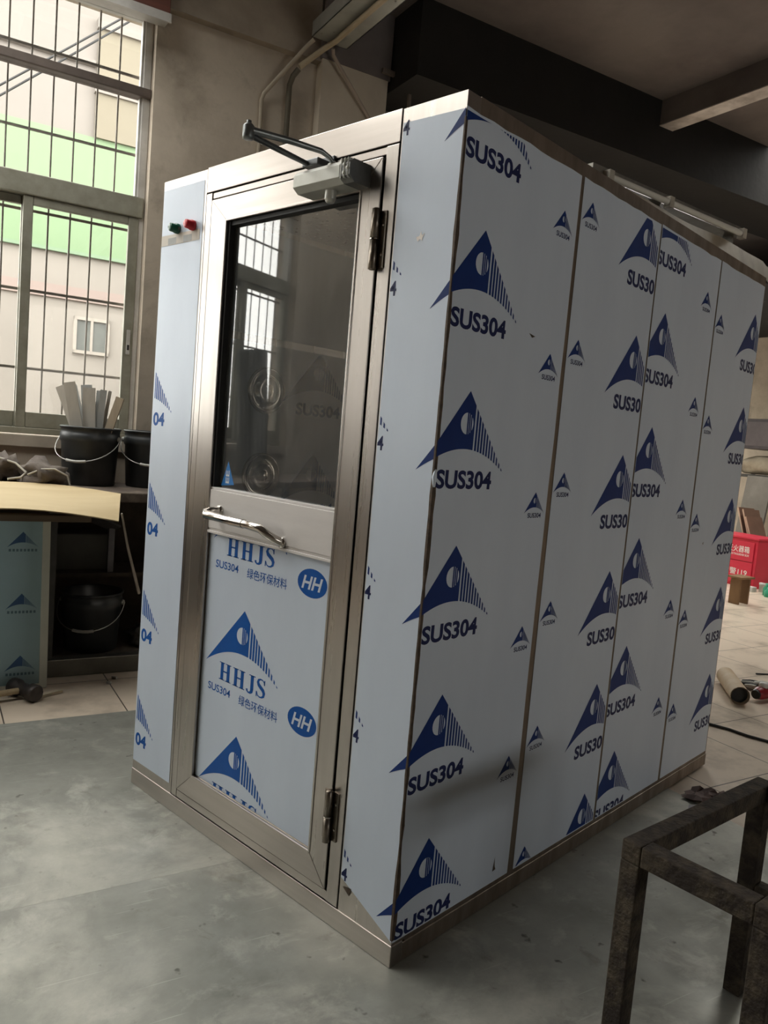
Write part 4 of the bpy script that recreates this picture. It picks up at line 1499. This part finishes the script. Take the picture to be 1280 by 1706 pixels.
# red tool with striped glove
gt = thing('red_power_tool', (-0.16, 3.33, -0.006), 'red and black tool with white cap lying on the tiles by the cardboard tube', 'tool', 0.4)
mb = MB()
mb.tube([(-0.175, 3.27, 0.036), (-0.165, 3.29, 0.040), (-0.14, 3.40, 0.040), (-0.13, 3.44, 0.036)], [0.030, 0.037, 0.037, 0.03], 18)
mb.build('tool_body', mat('tool_red', (0.30, 0.012, 0.02), 0.4, 0, (0.2, 0.01, 0.015), 12), gt)
mb = MB()
mb.tube([(-0.178, 3.255, 0.034), (-0.174, 3.272, 0.036)], [0.026, 0.030], 18)
mb.build('tool_nose', RUBBER, gt)
mb = MB()
mb.tube([(-0.13, 3.44, 0.036), (-0.09, 3.60, 0.03)], [0.028, 0.024], 16)
mb.build('tool_grip', RUBBER, gt)
mb = MB()
mb.lathe([(0.022, 0.0), (0.024, 0.006), (0.024, 0.022), (0.018, 0.028), (0.0, 0.029)], 20, (-0.158, 3.32, 0.070))
mb.build('tool_cap', WHITEP, gt)
gl = thing('work_glove', (-0.27, 3.55, -0.006), 'black and white striped work glove lying behind the red tool', 'glove')
GW = mat('white_glove_knit', (0.55, 0.54, 0.5), 0.9, 0, (0.45, 0.44, 0.4), 30)
GB = mat('black_glove_coating', (0.015, 0.016, 0.017), 0.7, 0, (0.03, 0.03, 0.03), 20)
mb = MB()
for i, (x, y, a) in enumerate(((-0.355, 3.575, 0.2), (-0.35, 3.545, 0.05), (-0.335, 3.515, -0.1), (-0.31, 3.49, -0.25))):
    L = (0.085, 0.095, 0.09, 0.07)[i]
    mb.tube([(x, y, 0.010), (x + L * 0.5 * cos(a), y + L * 0.5 * sin(a), 0.016), (x + L * cos(a), y + L * sin(a), 0.018)], [0.008, 0.012, 0.013], 10, mi=i % 2)
mb.build('glove_fingers', [GB, GW], gl)
mb = MB()
mb.tube([(-0.27, 3.53, 0.016), (-0.23, 3.54, 0.022), (-0.17, 3.56, 0.018), (-0.15, 3.57, 0.01)], [0.022, 0.03, 0.026, 0.02], 14)
mb.build('glove_palm', GW, gl)
mb = MB()
mb.tube([(-0.40, 2.60, 0.001), (-0.19, 2.60, 0.001), (-0.09, 2.612, 0.001), (0.0, 2.60, 0.001), (0.10, 2.612, 0.001), (0.5, 2.58, 0.001), (1.3, 2.72, 0.001)], 0.0068, 8)
tag(mb.build('power_cable', RUBBER, loc=(0, 2.6, -0.006)), 'black cable snaking over the tiles from behind the cabin', 'cable')
mb = MB()
mb.tube([(-0.37, 3.88, -0.001), (-0.32, 3.94, -0.001), (-0.22, 4.05, -0.001)], 0.005, 8)
tag(mb.build('wire_piece', RUBBER, loc=(-0.3, 3.95, -0.006)), 'short black wire piece on the tiles behind the striped glove', 'wire')
# scrap by the plinth
sc = thing('crumpled_scrap', (0.13, 1.62, 0.0), 'crumpled dark scrap of sheet beside the cabin plinth at the plate edge', 'scrap')
mb = MB()
random.seed(5)
g = {}
for i in range(8):
    for j in range(6):
        g[i, j] = (0.075 + 0.018 * i + 0.008 * random.uniform(-1, 1), 1.60 + 0.03 * j + 0.01 * random.uniform(-1, 1), 0.002 + 0.045 * abs(noise.noise(Vector((i * 0.8, j * 0.9, 2.2)))) + 0.008 * random.random())
for i in range(7):
    for j in range(5):
        mb.add([g[i, j], g[i + 1, j], g[i + 1, j + 1], g[i, j + 1]], [(0, 1, 2, 3)])
o = mb.build('crumpled_sheet', mat('rusty_scrap', (0.09, 0.055, 0.05), 0.7, 0.2, (0.15, 0.10, 0.09), 20), sc)
md = o.modifiers.new('solid', 'SOLIDIFY')
md.thickness = 0.002
lump('film_scrap', 0.0, 0.0, 0.0, 0.001, 0.001, 0.001, WHITEP, 'x', 'x', 1.0) if False else None
mb = MB()
mb.add([(0.14, 1.51, 0.002), (0.175, 1.515, 0.006), (0.17, 1.57, 0.022), (0.125, 1.56, 0.008)], [(0, 1, 2, 3)])
mb.build('film_shred', mat('pale_film', (0.6, 0.58, 0.6), 0.4, 0, (0.5, 0.48, 0.5), 10), sc)

# fire cabinet
fx = thing('fire_extinguisher_cabinet', W(7.05, 3.85, -0.006), 'red fire extinguisher cabinet with white lettering on the floor beyond the cabin', 'cabinet', ROT)
RED = mat('cabinet_red', (0.62, 0.025, 0.06), 0.4, 0, (0.56, 0.02, 0.05), 3)
cs0, cs1, cd0, cd1, cz = 6.85, 7.25, 3.62, 4.30, 0.53
mb = MB(WM)
mb.bbox((cs0, cd0, -0.006), (cs1, cd1, cz), 0.006)
mb.bbox((cs0 - 0.012, cd0 - 0.012, cz), (cs1 + 0.01, cd1 + 0.01, cz + 0.025), 0.006)
mb.build('cabinet_body', RED, fx)
for z0, z1, t1, t2 in ((0.285, 0.50, '灭火器箱', True), (0.03, 0.275, '火警119', False)):
    mb = MB(WM)
    mb.bbox((cs0 - 0.014, cd0 + 0.035, z0), (cs0 - 0.0005, cd1 - 0.035, z1), 0.003, 0)
    for p in text_at(t1, 0, 0, 0.27 if t2 else 0.30, 0.075, 0.008):
        if t2:
            q = [(cs0 - 0.0146, cd0 + 0.355 - a, 0.375 + b) for a, b in p]
        else:
            q = [(cs0 - 0.0146, cd0 + 0.385 - a, 0.12 + b) for a, b in p]
        mb.add(q, [tuple(range(len(q)))], 1)
    if t2:
        for p in text_at('FIRE EXTINGUISHER BOX', 0, 0, 0.27, 0.024, 0.004):
            q = [(cs0 - 0.0146, cd0 + 0.355 - a, 0.338 + b) for a, b in p]
            mb.add(q, [tuple(range(len(q)))], 1)
    mb.build('cabinet_door', [RED, mat('white_lettering', (0.8, 0.78, 0.76), 0.5, 0, (0.75, 0.73, 0.7), 10)], fx)

# small wooden stool
st = thing('wooden_stool', W(5.80, 3.11, -0.006), 'small brown wooden stool standing in front of the red cabinet', 'stool', ROT)
SW = mat('brown_stool_wood', (0.22, 0.12, 0.05), 0.6, 0, (0.17, 0.09, 0.04), 7, (1, 1, 0.3))
mb = MB(WM)
mb.bbox((5.74, 3.02, 0.245), (5.95, 3.18, 0.265), 0.004)
mb.build('seat', SW, st)
for a in (5.765, 5.905):
    mb = MB(WM)
    mb.bbox((a, 3.045, -0.006), (a + 0.02, 3.155, 0.245), 0.003)
    mb.build('leg', SW, st)

# little bottles by the cabinet
mb = MB(WM)
mb.lathe([(0.0, 0.0), (0.030, 0.0), (0.030, 0.075), (0.034, 0.078), (0.034, 0.1), (0.0, 0.1)], 16, (6.80, 3.48, -0.006))
tag(mb.build('white_pot', WHITEP, loc=W(6.80, 3.48, -0.006), rot=ROT), 'small white pot on the floor right of the red cabinet', 'pot')
mb = MB(WM)
mb.bbox((6.66, 3.50, -0.006), (6.74, 3.60, 0.045), 0.004)
tag(mb.build('white_carton', WHITEP, loc=W(6.70, 3.55, -0.006), rot=ROT), 'low white carton on the floor at the red cabinet corner', 'carton')
GREENP = mat('green_bottle_plastic', (0.03, 0.26, 0.14), 0.3, 0, (0.05, 0.36, 0.22), 14)
for i, (a, b, hh, lab) in enumerate(((6.66, 3.34, 0.13, 'taller green bottle on the floor right of the white pot'), (6.58, 3.27, 0.10, 'shorter green bottle nearest the frame edge by the white pot'))):
    mb = MB(WM)
    mb.lathe([(0.0, 0.0), (0.032, 0.0), (0.034, 0.005), (0.034, hh * 0.6), (0.014, hh * 0.78), (0.014, hh), (0.0, hh)], 16, (a, b, -0.006))
    tag(mb.build('green_bottle', GREENP, loc=W(a, b, -0.006), rot=ROT), lab, 'bottle', 'green bottles by the red cabinet')

# stacked sheets and boards behind
pale = mat('grey_board_sheet', (0.24, 0.225, 0.20), 0.85, 0, (0.17, 0.155, 0.135), 3)
brown = mat('brown_board_sheet', (0.22, 0.125, 0.085), 0.75, 0, (0.17, 0.095, 0.065), 4)
mb = MB(WM)
mb.bar((7.74, 4.40, -0.006), (7.92, 4.40, 1.22), 0.34, 0.035, up=(1, 0, -0.2))
tag(mb.build('board_sheet', pale, loc=W(7.6, 4.36, -0.006), rot=ROT), 'upright grey board sheet leaning behind the red cabinet', 'board')
mb = MB(WM)
mb.bar((7.76, 3.93, -0.006), (7.90, 3.93, 1.20), 0.42, 0.035, up=(1, 0, -0.2))
tag(mb.build('board_sheet', mat('greenish_board_sheet', (0.25, 0.26, 0.245), 0.8, 0, (0.2, 0.205, 0.19), 3), loc=W(7.6, 3.93, -0.006), rot=ROT), 'upright pale grey board at the frame edge behind the cabinet', 'board')
EDG = mat('raw_board_edge', (0.55, 0.40, 0.29), 0.8, 0, (0.48, 0.34, 0.24), 12)
for i, (d_, zt_, lab) in enumerate(((4.30, 0.83, 'leftmost brown board slanting behind the red cabinet'), (4.20, 0.82, 'middle brown board slanting behind the red cabinet'), (4.12, 0.74, 'rightmost and lowest brown board slanting behind the cabinet'))):
    mb = MB(WM)
    mb.bar((7.56 - i * 0.05, d_ - 0.30, -0.006), (7.60 - i * 0.05, d_ + 0.03, zt_), 0.012, 0.30, up=(1, 0, 0), mi=0)
    mb.bar((7.405 - i * 0.05, d_ - 0.30, -0.006), (7.445 - i * 0.05, d_ + 0.03, zt_), 0.014, 0.01, up=(1, 0, 0), mi=1)
    tag(mb.build('brown_board', [brown, EDG], loc=W(7.3, d_, -0.006), rot=ROT), lab, 'board', 'brown boards behind the red cabinet')
mb = MB(WM)
mb.tube([(7.35, 4.43, -0.006), (7.52, 4.46, 1.25)], 0.011, 8)
tag(mb.build('pale_pole', WHITEALU, loc=W(7.4, 4.43, -0.006), rot=ROT), 'thin pale pole standing upright behind the red cabinet', 'pole')
rk = thing('storage_rack', W(8.3, 4.2, -0.006), 'tall rack carrying a sack and a dark box behind the leaning boards', 'rack', ROT)
for a, b in ((8.02, 3.4), (8.02, 5.0), (8.65, 3.4), (8.65, 5.0)):
    mb = MB(WM)
    mb.box((a - 0.02, b - 0.02, -0.006), (a + 0.02, b + 0.02, 1.245))
    mb.build('upright', DARKM, rk)
mb = MB(WM)
mb.box((7.99, 3.35, 1.20), (8.7, 5.05, 1.235))
mb.build('shelf', DARKM, rk)
lump('burlap_sack', 8.2, 4.45, 1.2455, 0.20, 0.46, 0.15, mat('burlap', (0.36, 0.30, 0.22), 0.9, 0, (0.27, 0.215, 0.155), 7, bump=0.4, bscale=40), 'lumpy beige sack lying on the rack shelf under the dark box', 'sack', 3.1, 0.22)
mb = MB(WM)
mb.bbox((8.0, 4.0, 1.56), (8.5, 4.80, 1.94), 0.01)
mb.box((7.996, 4.04, 1.60), (8.0, 4.76, 1.90), 1)
tag(mb.build('dark_box', [mat('dark_purple_box', (0.055, 0.045, 0.05), 0.6, 0.1, (0.08, 0.068, 0.072), 5), mat('purple_box_face', (0.12, 0.10, 0.105), 0.6, 0.1, (0.09, 0.075, 0.08), 5)], loc=W(8.25, 4.4, 1.56), rot=ROT), 'dark box lying on top of the beige sack', 'box')

# ---- tray, conduits and braces overhead
GALV = mat('galvanised_steel', (0.42, 0.43, 0.40), 0.5, 0.5, (0.33, 0.335, 0.31), 5)
ty = thing('cable_tray', W(0.95, 1.0, 3.6), 'grey cable tray hung under the ceiling running towards the viewer', 'cable tray', ROT)
mb = MB(WM)
t0, t1 = 0.87, 1.10
mb.box((t0, -5.0, 3.60), (t1, 2.93, 3.606))
mb.box((t0, -5.0, 3.60), (t0 + 0.005, 2.93, 3.685))
mb.box((t1 - 0.005, -5.0, 3.60), (t1, 2.93, 3.665))
mb.box((t0, 2.925, 3.60), (t1, 2.93, 3.675))
mb.build('tray', GALV, ty)
for s_, d_ in ((0.90, 2.86), (0.95, 2.80), (1.06, 2.3), (0.90, 1.2), (1.06, 1.2)):
    mb = MB(WM)
    mb.tube([(s_, d_, 3.60), (s_, d_, 3.95)], 0.0065, 8)
    mb.build('hanger_rod', mat('dark_rod', (0.05, 0.042, 0.037), 0.6, 0.3, (0.08, 0.07, 0.06), 20), ty)
PVC = mat('yellowed_conduit', (0.46, 0.38, 0.26), 0.5, 0, (0.38, 0.31, 0.21), 7)
mb = MB(WM)
mb.tube([(0.97, -4.5, 3.575), (0.985, 1.5, 3.578), (0.985, 2.6, 3.580), (0.99, 2.86, 3.585), (0.97, 2.94, 3.575), (0.84, 3.01, 3.45)], 0.0165, 12)
tag(mb.build('conduit', PVC, loc=W(0.98, 2, 3.57), rot=ROT), 'yellowed conduit slung under the grey cable tray', 'conduit')
mb = MB(WM)
mb.tube([(0.84, 3.02, 3.44), (0.815, 3.04, 3.40), (0.812, 3.08, 3.36), (0.815, 3.09, 2.0)], 0.0165, 12)
tag(mb.build('conduit', mat('dark_conduit', (0.12, 0.105, 0.075), 0.6, 0, (0.09, 0.075, 0.055), 8), loc=W(0.815, 3.09, 2.0), rot=ROT), 'dark brown conduit running down the wall behind the cabin', 'conduit')
mb = MB(WM)
mb.tube([(0.89, 2.94, 3.595), (0.87, 2.97, 3.57), (0.66, 3.085, 3.275), (0.65, 3.10, 3.24), (0.66, 3.10, 2.0)], 0.0125, 10)
tag(mb.build('conduit', mat('beige_conduit', (0.42, 0.36, 0.28), 0.6, 0, (0.35, 0.3, 0.23), 8), loc=W(0.66, 3.09, 2.0), rot=ROT), 'thin beige conduit bending down the wall left of the dark one', 'conduit')
mb = MB(WM)
mb.tube([(1.02, 2.95, 3.59), (1.04, 2.98, 3.565), (1.375, 3.02, 3.25)], 0.011, 10)
tag(mb.build('brace_pipe', mat('pale_brace', (0.44, 0.36, 0.30), 0.6, 0, (0.36, 0.3, 0.25), 8), loc=W(1.2, 3.0, 3.25), rot=ROT), 'slanting pale brace pipe from tray end to column behind cabin', 'pipe')
mb = MB(WM)
mb.bar((1.40, 3.01, 3.60), (1.60, 2.99, 3.585), 0.02, 0.03)
mb.bar((1.59, 2.985, 3.60), (1.605, 2.985, 3.20), 0.018, 0.02)
tag(mb.build('hook_bracket', mat('dull_bracket', (0.24, 0.20, 0.165), 0.6, 0.3, (0.17, 0.14, 0.115), 9), loc=W(1.5, 3.0, 3.4), rot=ROT), 'thin bent metal bracket at the column edge above the cabin', 'bracket')

# things by the second window, seen mirrored in the door glass
for i in range(7):
    a = -3.40 + i * 0.052
    zt_ = 1.92 - 0.006 * i
    mb = MB(WM)
    mb.bar((a, 3.00, 0.926), (a + 0.012, 3.07, zt_), 0.040, 0.004, up=(0, 1, 0))
    mb.bar((a - 0.018, 2.986, 0.926), (a - 0.006, 3.056, zt_), 0.004, 0.026, up=(0, 1, 0))
    mb.bar((a + 0.018, 2.986, 0.926), (a + 0.030, 3.056, zt_), 0.004, 0.026, up=(0, 1, 0))
    tag(mb.build('steel_channel', mat('grey_channel', (0.16, 0.17, 0.165), 0.5, 0.4, (0.22, 0.23, 0.225), 8), loc=W(a, 3.0, 0.926), rot=ROT),
        'grey steel channel in the upright bundle mirrored dimly in the door glass', 'steel channel', 'steel channels leaning at the second window')
wb2 = thing('workbench', W(-4.2, 2.8, -0.006), 'second dark workbench along the windows, left of the view', 'workbench', ROT)
mb = MB(WM)
mb.bbox((-6.0, 2.50, 0.875), (-3.0, 3.10, 0.925), 0.006)
mb.build('bench_top', MATS['worn_bench_top'], wb2)
for s_, d_ in ((-5.95, 2.53), (-3.05, 2.53), (-5.95, 3.06), (-3.05, 3.06)):
    mb = MB(WM)
    mb.box((s_ - 0.02, d_ - 0.02, -0.006), (s_ + 0.02, d_ + 0.02, 0.875))
    mb.build('leg', DARKM, wb2)
